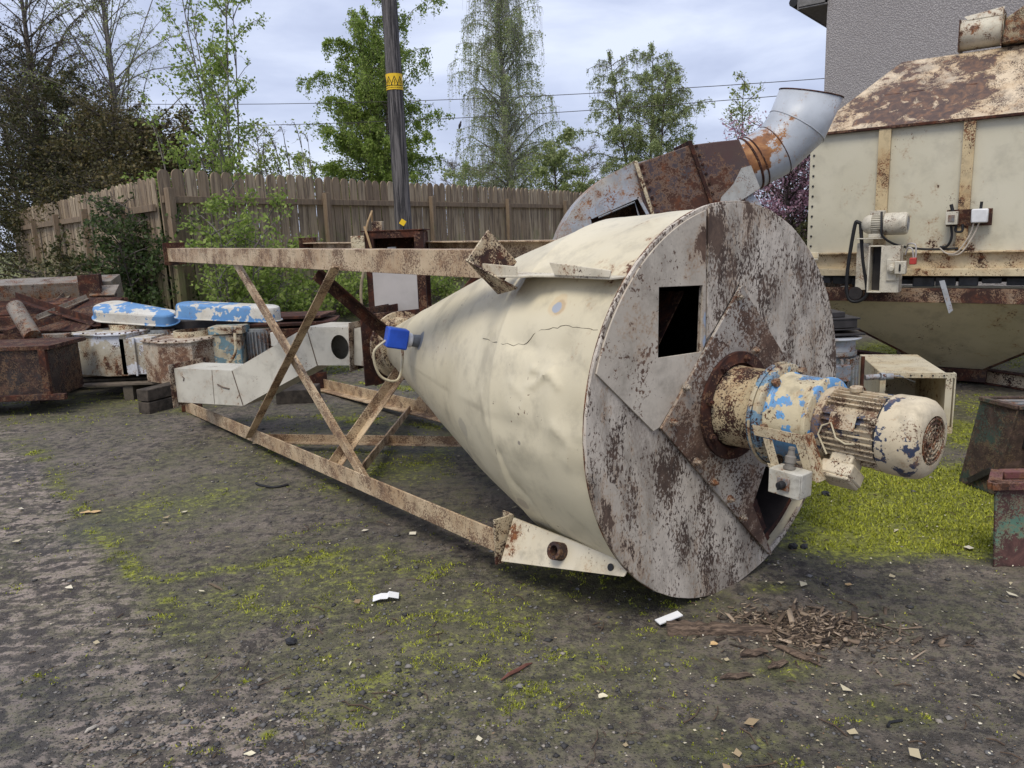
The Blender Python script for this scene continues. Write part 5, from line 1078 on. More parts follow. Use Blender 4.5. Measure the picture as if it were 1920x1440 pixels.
GU = lambda nm_, o_, cov: paint(nm_, (.62, .60, .54), (.56, .53, .45), -1.8, -1.6, 2, flake=(BLU, cov, 4.5), org=o_, rough=.4, dirt=.2)
Y1 = 7.6; c1 = AY(212, 592, Y1); g1, _ = teardrop(c1, V((1, -.25, 0)), .17, .10, .60, .11, (.13, -.24), 'belt_guard', 'blue teardrop belt guard with flaked white patches, the left and rounder of the two', GU('guard_blue_white', tuple(c1), -.1), c1)
Y2 = 7.35; c2 = AY(362, 594, Y2); g2, _ = teardrop(c2, V((1, -.08, 0)), .15, .13, .72, .135, (.07, -.05), 'belt_guard', 'blue and cream belt guard seen edge-on, the right of the two by the fence', GU('guard_blue_edge', tuple(c2 + V((3, 0, 0))), .1), c2)
g1['group'] = g2['group'] = 'blue belt guards'
for c_, px_m, nm2, labm in ((c1, 305, 'a', 'grey finned motor under the rounder blue belt guard'), (c2, 488, 'b', 'grey finned motor under the edge-on blue belt guard')):
    p = AY(px_m, 625, 7.45 if nm2 == 'a' else 7.2); mo = thing('finned_motor', labm, 'motor', (p.x, p.y, .22), 'motors under the belt guards')
    cb2 = V((p.x, p.y, 0)); mb = MB(); mb.lathe([(.22, .12), (.26, .125), (.27, .11), (.60, .11)], cb2, Z, 28)
    for k_ in range(24): a = 2 * pi * k_ / 24; u = V((cos(a), sin(a), 0)); mb.box(cb2 + u * .12 + Z * .43, (.03, .008, .30), u, Z.cross(u))
    mb.build('body', M['greymetal'], mo, bevel=.001)
    MB().box(cb2 + V((-.20, -.03, .50)), (.12, .1, .12)).build('terminal_box', M['white'], mo, bevel=.008)
    MB().box(cb2 + V((.15, -.03, .5)), (.07, .1, .13)).build('switch_box', M['white'], mo, bevel=.006)
    MB().beam(cb2 + V((-.30 if nm2 == 'a' else -.28, .05, .0)), cb2 + V((-.30 if nm2 == 'a' else -.28, .05, .62)), .10, .05, V((1, 0, 0))).build('mounting_post', M['galv'] if nm2 == 'b' else M['darkrust'], mo, bevel=.003)
FP1 = paint('fan_casing_cream', (.50, .46, .37), (.40, .36, .28), -1.1, -.9, 1.8, org=(0, 0, 0), flake=((.62, .63, .66), -.6, 3))
FP2 = paint('fan_casing_rusty', (.55, .48, .38), (.45, .37, .28), -.45, -.2, 2.0, org=(0, 0, 0), ramp=[(.3, (.07, .035, .025)), (.5, (.15, .08, .05)), (.7, (.30, .17, .10))])
def casing(name, label, tl, zt, zb, polyxy, mat, org, collar):
    f = thing(name, label, 'fan casing', org); mb = MB(); mb.prism([V((x_, y_, zb)) for x_, y_ in polyxy], Z * (zt - zb)); ob = mb.build('casing', mat, f, bevel=.004)
    cx = sum(p[0] for p in polyxy) / len(polyxy); cyy = sum(p[1] for p in polyxy) / len(polyxy)
    big_ = [V((cx + (x_ - cx) * 1.06, cyy + (y_ - cyy) * 1.08, zt + .0005)) for x_, y_ in polyxy]; MB().prism(big_, Z * .012).build('top_flange', mat, f, bevel=.002)
    for i in range(len(polyxy)):
        a, b = polyxy[i], polyxy[(i + 1) % len(polyxy)]
        mb = MB()
        for t_ in (.15, .5, .85): mb.lathe([(0, .009), (.012, .008)], (a[0] + (b[0] - a[0]) * t_, a[1] + (b[1] - a[1]) * t_, zt + .012), Z, 6)
        mb.build('bolt_row', M['rust'], f)
    if collar: MB().lathe([(0, .17), (.05, .17), (.05, .15), (0, .15)], collar, Z, 30, False, False).build('inlet_collar', M['cream_worn'], f)
    return f
a = AY(122, 620, 7.3); b = AY(192, 640, 7.05); c = AY(232, 640, 7.05); d = AY(265, 622, 7.3)
casing('fan_casing', 'cream trapezoid fan casing with pale lid, left of the rusty one', 0, .60, .22, [(a.x, a.y), (b.x, b.y), (c.x, c.y), (d.x, d.y), (d.x + .05, d.y + .45), (a.x + .35, a.y + .5)], FP1, (-4.0, 7.3, .2), (-3.75, 7.55, .612))['group'] = 'fan casings'
a = AY(268, 650, 7.0); b = AY(305, 660, 6.8); c = AY(360, 660, 6.8); d = AY(400, 650, 7.0)
casing('fan_casing', 'rust-blotched curved cream fan casing behind the left end of the white duct', 0, .54, .17, [(a.x, a.y), (b.x, b.y), (c.x, c.y), (d.x, d.y), (d.x, d.y + .45), (a.x, a.y + .45)], FP2, (-3.1, 7.0, .17), (-3.0, 7.25, .552))['group'] = 'fan casings'
mb = MB(); p = AY(236, 655, 7.1); mb.box((p.x + .12, p.y + .1, .40), (.30, .3, .34)); mb.box((p.x + .11, p.y - .065, .40), (.02, .02, .36)); tag(mb.build('outlet_box', FP1, None, org=(p.x, p.y, .2), bevel=.003), 'square cream duct outlet between the two fan casings', 'duct')
mb = MB(); p = AY(428, 672, 7.0); mb.box((p.x, p.y + .1, .42), (.26, .2, .30)); mb.prism([V((p.x - .15, p.y - .02, .58)), V((p.x + .16, p.y - .02, .58)), V((p.x + .16, p.y + .2, .58)), V((p.x - .15, p.y + .2, .58))], Z * .07); tag(mb.build('flaked_box', paint('flaked_teal', (.55, .50, .36), (.48, .42, .3), -1.2, -1, 2.5, flake=((.16, .27, .31), -.2, 9)), None, org=(p.x, p.y, .2), bevel=.004), 'small cream steel box with teal flaked spots, right of the rusty fan casing', 'steel box')
mb = MB(); mb.tube(smooth([AY(440, 625, 6.95), AY(442, 655, 6.9), AY(436, 672, 6.9), AY(428, 682, 6.9)]), .014, 8); tag(mb.build('cable_loop', M['cream'], None, org=AY(440, 655, 6.9)), 'thick cream cable drooping over the teal spotted steel box', 'cable')
MB_p = thing('pallet', 'wet timber pallet under the cream fan casings on the left', 'pallet', (-3.7, 7.4, 0))
for yy in (7.02, 7.3, 7.6, 7.85): MB().box((-3.55, yy, .155), (1.9, .10, .022)).build('deck_board', plain('pallet_wood%d' % int(yy * 10), (.16, .13, .10), .9), MB_p, bevel=.003)
for xx in (-4.42, -3.55, -2.68): MB().box((xx, 7.44, .07), (.09, .9, .14)).build('bearer', plain('bearer_wood%d' % int(-xx * 10), (.12, .10, .075), .9), MB_p, bevel=.003)
# dark rusty tank and scrap heap at far left
tk = thing('rusty_tank', 'dark rusty low steel tank with framed edges at the far left', 'tank', (-4.4, 6.5, 0))
TKM = paint('tank_rust', (.035, .026, .024), (.02, .015, .015), -.2, 0, 1.4, ramp=[(.3, (.012, .008, .008)), (.5, (.03, .016, .013)), (.65, (.09, .045, .03)), (.8, (.2, .13, .1))])  # rust, with the darkness at the left of the view worked into its colour
mb = MB(); mb.box((-4.75, 6.75, .36), (1.6, .5, .42)); mb.build('tank_body', TKM, tk, bevel=.004)
mb = MB(); mb.box((-4.75, 6.76, .585), (1.7, .58, .035)); mb.build('lid', M['darkrust'], tk, bevel=.004)
for xx in (-5.50, -3.97): MB().box((xx, 6.48, .36), (.06, .04, .42)).build('corner_post', M['darkrust'], tk, bevel=.003)
MB().box((-4.75, 6.48, .16), (1.85, .05, .05)).build('bottom_rail', M['darkrust'], tk, bevel=.003)
DIMMED = paint('dull_cream_scrap', (.24, .21, .17), (.15, .13, .10), -.7, -.5, 2, dirt=.6)  # cream darkened: the dimness at the left of the view is in the colour
def scrap(nm_, lab, cat, boxes, mat, org): 
    mb = MB()
    for (c, s_, rz, rx) in boxes:
        X_ = V((cos(rz), sin(rz), 0)); Yv = V((-sin(rz) * cos(rx), cos(rz) * cos(rx), sin(rx))); mb.box(c, s_, X_, Yv, X_.cross(Yv))
    return tag(mb.build(nm_, mat, None, org=org, bevel=.004), lab, cat)
p = AY(170, 545, 8.3); scrap('steel_upright', 'dark brown steel end plate standing above the scrap on the left', 'steel plate', [(p, (.22, .05, .34), .1, 0), (p + V((.02, .1, 0)), (.05, .2, .34), .1, 0)], M['darkrust'], p)
p = AY(196, 545, 8.35); scrap('cream_offcut', 'short cream angled sheet resting against the dark end plate', 'sheet metal', [(p, (.26, .2, .02), .1, .5), (p + V((0, .02, -.06)), (.24, .02, .12), .1, 0)], DIMMED, p)
p = AY(105, 545, 8.6); scrap('grey_duct_length', 'long dull grey duct length lying across the scrap heap on the left', 'duct', [(p, (1.3, .3, .24), .12, .2)], DIMMED, p)
p = AY(95, 590, 8.1); scrap('rusty_sheets', 'slanting rusty steel sheets in the dark scrap heap', 'steel sheets', [(p, (1.5, .6, .03), -.35, .5), (p + V((.2, .1, -.12)), (1.4, .6, .03), -.3, .6), (p + V((-.3, .2, .05)), (1.2, .4, .04), .2, .4)], M['darkrust'], p)
p = AY(60, 620, 7.9); scrap('scrap_channels', 'heap of dark channel sections filling the base of the scrap pile', 'steel channels', [(p + V((0, .4, -.28)), (2.2, .8, .5), 0, 0), (p + V((.3, .1, .06)), (1.9, .1, .12), -.15, 0), (p + V((-.2, .3, .1)), (1.5, .12, .12), .25, 0)], M['darkrust'], p)
p = AY(165, 600, 8.4); scrap('maroon_box', 'dull maroon steel box behind the round blue belt guard', 'steel box', [(p, (.7, .5, .42), .05, 0)], paint('maroon_steel', (.13, .045, .04), (.08, .035, .03), -.4, -.2, 2), p)
for (a, b, wd_, lab, mt_) in (((30, 560, 8.3), (190, 612, 7.7), .07, 'long rusty angle bar sloping down across the scrap heap', M['rust']), ((70, 600, 7.9), (165, 560, 8.2), .05, 'short dull bar crossing the heap the other way', DIMMED), ((10, 632, 7.6), (120, 600, 7.7), .06, 'brown bar lying low at the far left of the heap', M['darkrust']), ((110, 570, 8.4), (150, 528, 8.7), .06, 'stubby pale bar poking up beside the dark end plate', DIMMED)):
    pa, pb_ = AY(*a), AY(*b); mb = MB(); dq = (pb_ - pa).normalized(); uq = dq.cross(Z).normalized(); mb.ell(pa, pb_, uq, uq.cross(dq), wd_, .008)
    tag(mb.build('angle_bar', mt_, None, org=pa, bevel=.001), lab, 'steel bar', 'bars in the scrap heap')
mb = MB(); mb.tube([AY(28, 575, 7.4), AY(62, 632, 7.1)], .075, 18); tag(mb.build('pale_pipe', DIMMED, None, org=AY(45, 600, 7.2)), 'short pale pipe leaning over the dark tank at far left', 'pipe')
mb = MB(); p = AY(95, 636, 7.2); mb.box(p, (.36, .1, .10)); tag(mb.build('cream_bar', DIMMED, None, org=p, bevel=.004), 'short cream steel bar on top of the dark tank', 'steel bar')
p = AY(545, 603, 8.0); scrap('flat_sheets', 'flat brown and grey steel sheets stacked behind the frame braces', 'steel sheets', [(p, (.95, .6, .03), .1, 0), (p + V((.05, .05, .06)), (.7, .5, .03), -.1, 0), (p + V((-.05, 0, -.12)), (.95, .6, .16), .05, 0), (p + V((0, 0, -.42)), (.5, .4, .46), .05, 0)], M['rust'], p)
p = AY(395, 640, 7.7); scrap('dark_crate', 'dark wooden crate under the edge-on belt guard', 'crate', [(p + V((0, .1, -.12)), (.8, .5, .70), .02, 0)], M['darkmetal'], p)
mb = MB(); p = AY(560, 738, 6.7); mb.box((p.x, p.y, .06), (.32, .3, .12)); tag(mb.build('timber_block', plain('block_wood', (.07, .057, .045), .9, var=.6, sc=14, bump=.8), None, org=(p.x, p.y, 0), bevel=.006), 'dark timber block in the shadow under the middle of the white duct', 'timber')
mb = MB(); p = AY(862, 456, 9.2); mb.box(p, (.30, .2, .03)); tag(mb.build('blue_folder', plain('pale_blue_slab', (.35, .42, .55), .5), None, org=p, bevel=.006), 'flat pale blue slab lying on the far beam near the fence', 'slab') if False else None

# ================================================================== FOREGROUND LITTER
def on(px, py): p = G(px, py); p.z = GZ(p.x, p.y); return p
p = on(724, 1126); mb = MB(); d = V((.95, .1, 0)).normalized()
prof2 = [(-.05, .010), (-.02, .018), (.006, .017), (.012, .024), (.05, .014)]
e_ = V((-.1, .95, 0)); 
for (a, b) in zip(prof2, prof2[1:]): mb.prism([p + d * a[0] + Z * a[1] - e_ * .022, p + d * b[0] + Z * b[1] - e_ * .022, p + d * b[0] * 1.02 + Z * (b[1] + .003) + e_ * .022, p + d * a[0] * 1.02 + Z * (a[1] + .004) + e_ * .022], Z * .0012)
tag(mb.build('paper_scrap', plain('paper_white', (.80, .80, .80), .7, var=.05), None, org=p), 'crumpled white paper scrap on the ground left of the cyclone', 'paper')
p = on(1254, 1171); mb = MB(); d = V((.93, .34, 0)).normalized(); e_ = V((-d.y, d.x, 0)); mb.box(p + Z * .026, (.095, .035, .004), (d + Z * .15).normalized(), e_); tag(mb.build('white_card', plain('card_white', (.85, .85, .85), .5, var=.03), None, org=p), 'flat white rectangular card at the tip of the rotten plank', 'card')
k = NT('rotten_wood'); rg = k.noise(3, 8, .7, .4, vec=k.vec(scale=(3, 26, 26))); RW = k.done(k.mix(k.step(rg, .38, .64), (.06, .042, .032), (.24, .17, .12)), .95, 0, rg, 1, .01)
rw = on(1340, 1184); q = on(1445, 1186); d = (q - on(1250, 1182)).normalized(); e_ = V((-d.y, d.x, 0)); mb = MB()
sp0 = on(1250, 1182); vs_ = []; fs = []; NS = 26
for i in range(NS):
    t = i / (NS - 1); L_ = (q - sp0).length; hw = .034 * (1 - .25 * t) + .006 * sin(i * 1.7) + .004 * random.random(); hh = .026 + .006 * random.random() - .010 * t; c = sp0 + d * (L_ * t); z0 = GZ(c.x, c.y)
    for (a, b) in ((-hw, -.004), (-hw * .97, hh * .8), (-hw * .4, hh), (hw * .4, hh * .92 + .004 * random.random()), (hw, hh * .7), (hw, -.004)): vs_.append(V((c.x, c.y, z0)) + e_ * a + Z * b)
for i in range(NS - 1):
    for k_ in range(6): k2 = (k_ + 1) % 6; fs.append((i * 6 + k_, (i + 1) * 6 + k_, (i + 1) * 6 + k2, i * 6 + k2))
fs += [tuple(range(5, -1, -1)), tuple(range((NS - 1) * 6, NS * 6))][::1]; mb.add(vs_, fs)
tag(mb.build('rotten_plank', RW, None, org=sp0, angle=50), 'dark rotten timber plank crumbling at one end on the ground', 'plank')
k = NT('wood_chip'); CHM = k.done(k.ramp(k.attr('vr'), [(0, (.035, .026, .02)), (.45, (.11, .078, .055)), (.75, (.25, .185, .13)), (1, (.42, .33, .24))]), .9, h=k.noise(120, 4), hs=.5, hd=.002)
n = 3400; cc = on(1515, 1180); grp_ = R_.random(n); x = cc.x + R_.normal(0, .10, n); y = cc.y + R_.normal(0, .055, n); sp_m = grp_ > .72
x = np.where(sp_m, cc.x + R_.normal(.03, .19, n), x); y = np.where(sp_m, cc.y + R_.normal(-.01, .10, n), y); y = y - (x - cc.x) * .12 + .03 * np.sin((x - cc.x) * 22)
L_ = np.clip(.0055 * np.exp(R_.normal(0, .75, n)), .0015, .034); wd = L_ * (.08 + .22 * R_.random(n) ** 1.5); th = R_.normal(.35, .75, n)
hump = .03 * np.exp(-(((x - cc.x) / .11) ** 2 + ((y - cc.y) / .06) ** 2)) * R_.random(n); zz = gz(x, y) + hump
bx = np.array([(-1, -1, -.4), (1, -1, -.4), (1, 1, -.4), (-1, 1, -.4), (-1, -1, .4), (1, -1, .4), (1, 1, .4), (-1, 1, .4)], float); bfc = np.array([(0, 3, 2, 1), (4, 5, 6, 7), (0, 1, 5, 4), (2, 3, 7, 6), (1, 2, 6, 5), (3, 0, 4, 7)])
vv = bx[None] * np.stack([L_, wd, wd], -1)[:, None, :] * (.7 + .6 * R_.random((n, 8, 1))); vv[:, :, 2] += vv[:, :, 0] * R_.normal(0, .35, n)[:, None]
vx = vv[:, :, 0] * np.cos(th)[:, None] - vv[:, :, 1] * np.sin(th)[:, None]; vy = vv[:, :, 0] * np.sin(th)[:, None] + vv[:, :, 1] * np.cos(th)[:, None]
vv = np.stack([vx + x[:, None], vy + y[:, None], vv[:, :, 2] + zz[:, None] + .004], -1)
o = bpy.data.objects.new('wood_chips', fast_mesh('wood_chips', vv.reshape(-1, 3), 4, (np.arange(n)[:, None, None] * 8 + bfc[None]).reshape(-1, 4), CHM, np.repeat(R_.random(n), 6))); col.objects.link(o)
tag(o, 'heap of splintered rotten wood chips beyond the end of the plank', 'wood chips', kind='stuff')
def stick(a, b, r_, lab, nm_='wood_splinter', mat=None, cat='wood splinter', grp='splinters round the rotten plank'):
    a, b = on(*a), on(*b); mb = MB(); mid_ = (a + b) / 2 + Z * .008; mb.tube([a + Z * r_, a.lerp(mid_, .5) + Z * r_ * 1.2, mid_, b.lerp(mid_, .4) + Z * r_, b + Z * r_ * .6], [r_ * .4, r_, r_ * 1.1, r_ * .9, r_ * .3], 6); o = mb.build(nm_, mat or RW, None, org=a, angle=50); tag(o, lab, cat, grp); return o
stick((1448, 1214), (1540, 1250), .009, 'longest pale splinter below the wood chip heap')
stick((1440, 1258), (1478, 1244), .010, 'short thick splinter below the wood chip heap')
stick((1388, 1234), (1440, 1226), .012, 'splinter under the broken end of the rotten plank')
stick((1350, 1276), (1412, 1270), .009, 'dark crumbling splinter lying nearest to the bottom of the photo')
stick((1432, 1145), (1452, 1190), .007, 'upright-pointing splinter at the near end of the chip heap')
stick((940, 1281), (998, 1246), .006, 'reddish brown bark strip alone in the foreground', 'bark_strip', plain('red_bark', (.17, .07, .05), .9), 'bark strip', None)
stick((392, 1098), (418, 1110), .005, 'short thin stick by the moss line on the left', 'stick', plain('stick_wood', (.2, .15, .1), .9), 'stick', None)
stick((160, 1380), (186, 1366), .005, 'small pale spoon-shaped stick at the bottom left', 'pale_stick', plain('pale_stick', (.5, .45, .38), .7), 'stick', None)
a = [on(480, 908), on(492, 912), on(515, 915), on(541, 910)]; mb = MB(); mb.tube([p + Z * .008 for p in smooth(a)], .007, 6); tag(mb.build('black_strap', M['black'], None, org=a[0]), 'bent black rubber strap on the ground left of the frame', 'strap')
a = [on(1664, 1364), on(1668, 1356), on(1692, 1352)]; mb = MB(); mb.tube([p + Z * .006 for p in a], .004, 6); tag(mb.build('black_wire', M['black'], None, org=a[0]), 'small hooked black wire in the right foreground', 'wire')
def stone(px, py, r_, lab, mat, cat='stone'):
    p = on(px, py); rr = random.Random(px); mb = MB(); vs_ = []; fs = []
    for i in range(5):
        for j_ in range(8): ph = pi * (i + .5) / 5; th_ = 2 * pi * j_ / 8; q = r_ * rr.uniform(.75, 1.15); vs_.append(p + V((q * sin(ph) * cos(th_), q * sin(ph) * sin(th_), q * .65 * cos(ph) + r_ * .45)))
    for i in range(4):
        for j_ in range(8): j2 = (j_ + 1) % 8; fs.append((i * 8 + j_, (i + 1) * 8 + j_, (i + 1) * 8 + j2, i * 8 + j2))
    fs += [tuple(range(8)), tuple(range(39, 31, -1))]; mb.add(vs_, fs); tag(mb.build('stone', mat, None, org=p, flat=True), lab, cat)
COAL = plain('coal', (.025, .025, .028), .5, sc=60, bump=.5); STN = plain('stone_grey', (.2, .19, .18), .85, sc=50)
stone(546, 1209, .022, 'black coal-like lump in the left foreground, the larger of two', COAL); stone(550, 1190, .010, 'small black lump just behind the larger coal-like lump', COAL)
stone(1548, 928, .022, 'dark stone on the bright moss under the geared motor', COAL); stone(1487, 1029, .022, 'flat dark stone to the right of the end cover', COAL)
stone(1507, 1028, .018, 'dark wedge stone beside the flat one right of the end cover', COAL); stone(212, 1374, .014, 'grey pebble near the pale stick at the bottom left', STN)
p = on(1338, 1212); 
for (px, py, r_, lab) in ((1338, 1212, .014, 'orange-yellow fallen leaf under the rotten plank'), (1130, 1311, .017, 'pale cream fallen leaf in the centre foreground'), (1590, 1102, .016, 'orange-tinged leaf to the right of the wood chips'), (468, 1421, .016, 'pale yellow leaf at the bottom left of the photo'), (178, 962, .03, 'orange-brown leaf scrap on the left moss line'), (160, 963, .028, 'pale leaf scrap beside the orange-brown one on the moss line')):
    p = on(px, py); mb = MB(); rr = random.Random(px); n_ = 9; L2 = [p + V((cos(2 * pi * i / n_) * r_ * rr.uniform(.7, 1.2), sin(2 * pi * i / n_) * r_ * .8 * rr.uniform(.6, 1.2), .008 + rr.uniform(0, .006))) for i in range(n_)]; cI = p + Z * .007
    mb.add(L2 + [cI], [(i, (i + 1) % n_, n_) for i in range(n_)]); tag(mb.build('fallen_leaf', plain('leaf_%d' % px, (.62, .42, .2) if 'orange' in lab else (.75, .68, .48), .7, var=.2), None, org=p), lab, 'leaf', 'large fallen leaves')

# ================================================================== TREES AND PLANTS
def tubes_mesh(segs, n=5):
    """segs: list of (points array Nx3, radii array N)"""
    V_ = []; F_ = []; o = 0; cs = np.array([[cos(2 * pi * i / n), sin(2 * pi * i / n)] for i in range(n)])
    for P_, r_ in segs:
        P_ = np.asarray(P_, float); m_ = len(P_); d = np.gradient(P_, axis=0); d /= np.linalg.norm(d, axis=1)[:, None] + 1e-9
        ref = np.where(np.abs(d[:, 2:3]) < .9, np.array([[0, 0, 1.]]), np.array([[1., 0, 0]])); a = np.cross(d, ref); a /= np.linalg.norm(a, axis=1)[:, None] + 1e-9; b = np.cross(d, a)
        ring_ = P_[:, None] + (a[:, None] * cs[None, :, :1] + b[:, None] * cs[None, :, 1:]) * np.asarray(r_)[:, None, None]
        V_.append(ring_.reshape(-1, 3)); i, j = np.meshgrid(np.arange(m_ - 1), np.arange(n), indexing='ij'); j2 = (j + 1) % n
        F_.append((np.stack([i * n + j, i * n + j2, (i + 1) * n + j2, (i + 1) * n + j], -1).reshape(-1, 4)) + o); o += m_ * n
    return np.concatenate(V_), np.concatenate(F_)
def leafmat(name, c0, c1, c2, tr=.35):
    k = NT(name); c = k.ramp(k.attr('vr'), [(0, c0), (.5, c1), (1, c2)]); c = k.mix(k.step(k.noise(1.1, 3), .35, .65, 0, .35), c, tuple(x_ * .55 for x_ in c1))
    def ex(p):
        t = k.t.nodes.new('ShaderNodeBsdfTranslucent'); k.L(c, t.inputs[0]); m_ = k.t.nodes.new('ShaderNodeMixShader'); m_.inputs[0].default_value = tr; k.L(p.outputs[0], m_.inputs[1]); k.L(t.outputs[0], m_.inputs[2]); return m_.outputs[0]
    return k.done(c, .55, extra=ex, spec=.3)
def barkmat(name, c0, c1, sc=6):
    k = NT(name); n_ = k.noise(sc, 6, .65, .4, vec=k.vec(scale=(1, 1, 3))); return k.done(k.mix(k.step(n_, .4, .6), c0, c1), .9, h=n_, hs=.6, hd=.01)
BK_B = barkmat('birch_bark', (.42, .40, .37), (.10, .09, .08)); BK_D = barkmat('dark_bark', (.12, .10, .085), (.06, .05, .042)); BK_G = barkmat('grey_twig_bark', (.20, .18, .16), (.12, .105, .095))
def leaves_mesh(name, C, size, mat, rng, flat=0.0, aspect=.6):
    n = len(C); a = rng.normal(0, 1, (n, 3)); a[:, 2] *= (1 - flat); a /= np.linalg.norm(a, axis=1)[:, None]; b = np.cross(a, rng.normal(0, 1, (n, 3))); b /= np.linalg.norm(b, axis=1)[:, None]
    s_ = size * (.6 + .8 * rng.random(n))[:, None]; v_ = np.stack([C - a * s_ * .5, C + b * s_ * aspect * .5, C + a * s_ * .5, C - b * s_ * aspect * .5], 1)
    return fast_mesh(name, v_.reshape(-1, 3), 4, np.arange(n * 4).reshape(-1, 4), mat, rng.random(n))
def tree(name, label, cat, group, x, y, H, prof, nl, ns, nleaf, lsize, lmat, bmat, r0=.12, start=.15, up=.6, weep=0.0, seed=1, z0=0.0, stems=1, sprd=0.0, sublen=.35, jit=.06, twig_r=.006, crown_name='crown', drop=.8, dn=4.0, lw=.3):
    rng = np.random.default_rng(seed); segs = []; leafp = []; leafw = []
    for st in range(stems):
        ox, oy = (rng.normal(0, sprd, 2) if stems > 1 else (0, 0)); hst = H * (1 if st == 0 else rng.uniform(.65, .98)); lean = rng.normal(0, .02 + .05 * (stems > 1), 2) * hst
        tt = np.linspace(0, 1, 12); wobx = np.cumsum(rng.normal(0, .012 * H / 6, 12)); woby = np.cumsum(rng.normal(0, .012 * H / 6, 12))
        T = np.stack([ox * tt ** .6 + lean[0] * tt + wobx * tt, oy * tt ** .6 + lean[1] * tt + woby * tt, tt * hst], -1); rr = (r0 / stems ** .6) * (1 - tt) ** .9 + .004
        segs.append((T, rr))
        for i in range(nl // stems):
            h = start + (.97 - start) * (i + rng.random()) / max(1, nl // stems); p = np.array([np.interp(h, tt, T[:, k_]) for k_ in range(3)]); rp = prof(h)
            az = i * 2.399 + rng.normal(0, .4); L = max(.15, rp * rng.uniform(.5, 1.15)); el = up * rng.uniform(.6, 1.3) * (1 if weep == 0 else 1)
            s_ = np.linspace(0, 1, 7); dirh = np.array([cos(az), sin(az)]); rad = s_ * L
            zc = np.tan(np.clip(el, -1.2, 1.25)) * L * (s_ - .35 * s_ ** 2) - weep * L * .5 * s_ ** 3
            B = np.stack([p[0] + dirh[0] * rad, p[1] + dirh[1] * rad, p[2] + zc], -1) + np.cumsum(rng.normal(0, jit * L / 3, (7, 3)), 0) * s_[:, None]
            br = np.clip(np.interp(h, tt, rr) * lw, .006, 1) * (1 - s_) ** 1.3 + twig_r
            segs.append((B, br)); dens = rng.gamma(dn, 1)
            for q in range(ns):
                f = rng.uniform(.15, 1); b0 = np.array([np.interp(f, s_, B[:, k_]) for k_ in range(3)]); l2 = sublen * L * rng.uniform(.4, 1.1) + .1; a2 = az + rng.normal(0, 1.0); e2 = rng.normal(.3, .5)
                d = np.array([cos(a2) * cos(e2), sin(a2) * cos(e2), sin(e2)]); u_ = np.linspace(0, 1, 5)[:, None]
                S = b0 + d * l2 * u_; 
                if weep > 0: S = b0 + d * l2 * .35 * u_ * (1 - .4 * u_) - np.array([0, 0, 1]) * (u_ ** 1.6) * weep * drop * rng.uniform(.3, 1.2)
                S = S + rng.normal(0, .02, (5, 3)) * u_
                segs.append((S, np.linspace(twig_r * .8, twig_r * .35, 5))); leafp.append(S); leafw.append(dens * l2)
    for P_, r_ in segs:
        P_[:, 0] += x; P_[:, 1] += y; P_[:, 2] += z0
    t = thing(name, label, cat, (x, y, z0), group)
    big_ = [s_ for s_ in segs if s_[1][0] > .03]; 
    vv, ff = tubes_mesh(segs, 4 if len(segs) > 1200 else 5); vv = vv - np.array([x, y, z0]); me = fast_mesh('trunk', vv, 4, ff, bmat, smooth=True); o = bpy.data.objects.new('trunk' if r0 > .05 else 'stems', me); col.objects.link(o); o.parent = t
    if nleaf:
        LP = np.array(leafp); w_ = np.array(leafw); w_ /= w_.sum(); idx = rng.choice(len(LP), nleaf, p=w_); f = rng.random(nleaf) * 3.999; i0 = f.astype(int); fr = (f - i0)[:, None]
        C = LP[idx, i0] * (1 - fr) + LP[idx, i0 + 1] * fr + rng.normal(0, lsize * .7, (nleaf, 3)); C = C - np.array([x, y, z0])
        o = bpy.data.objects.new(crown_name, leaves_mesh(crown_name, C, lsize, lmat, rng)); col.objects.link(o); o.parent = t
    return t
LG = leafmat('leaf_fresh_green', (.16, .24, .045), (.30, .41, .09), (.45, .53, .15), .5)
LB = leafmat('leaf_birch_pale', (.24, .31, .12), (.38, .45, .19), (.50, .54, .27), .5)
LY = leafmat('leaf_yellow_green', (.22, .29, .07), (.36, .43, .12), (.50, .54, .19), .5)
LD = leafmat('leaf_dark_hedge', (.04, .05, .018), (.085, .09, .032), (.15, .13, .05), .3)
LOL = leafmat('leaf_olive_brown', (.05, .05, .02), (.11, .10, .035), (.2, .15, .06), .3)
LP_ = leafmat('blossom_pink', (.45, .22, .30), (.68, .42, .52), (.82, .62, .70), .45)
def topz(py, Y): return 1.4 + (440 - py) / FPX * Y * 1.02
def egg(w_, pk=.45): return lambda h: w_ * max(.08, sin(pi * min(1, max(0, (h ** (.69 / -math.log(pk)) if h > 0 else 0))))) 
Yb = 25.; tree('birch_tree', 'bushy fresh green tree beside the utility pole, behind the fence', 'tree', 'birches beyond the fence', *[AY(690, 300, Yb).x, Yb], topz(25, Yb), lambda h: 2.0 * (1 - h ** 2.6) ** .6 + .1, 180, 26, 120000, .07, LG, BK_D, .16, .10, .8, .5, 3, drop=1.0, sublen=.5, stems=4, sprd=.5, jit=.1)
Yb = 28.; tree('weeping_birch', 'tall slender weeping birch with hanging pale twigs in the middle of the sky', 'tree', 'birches beyond the fence', *[AY(962, 300, Yb).x, Yb], topz(-25, Yb), lambda h: 1.85 * (1 - h ** 3) ** .8 * min(1, .8 + h) + .1, 130, 28, 52000, .055, LB, BK_B, .17, .2, .85, .6, 8, drop=2.0, twig_r=.005, sublen=.6, jit=.09)
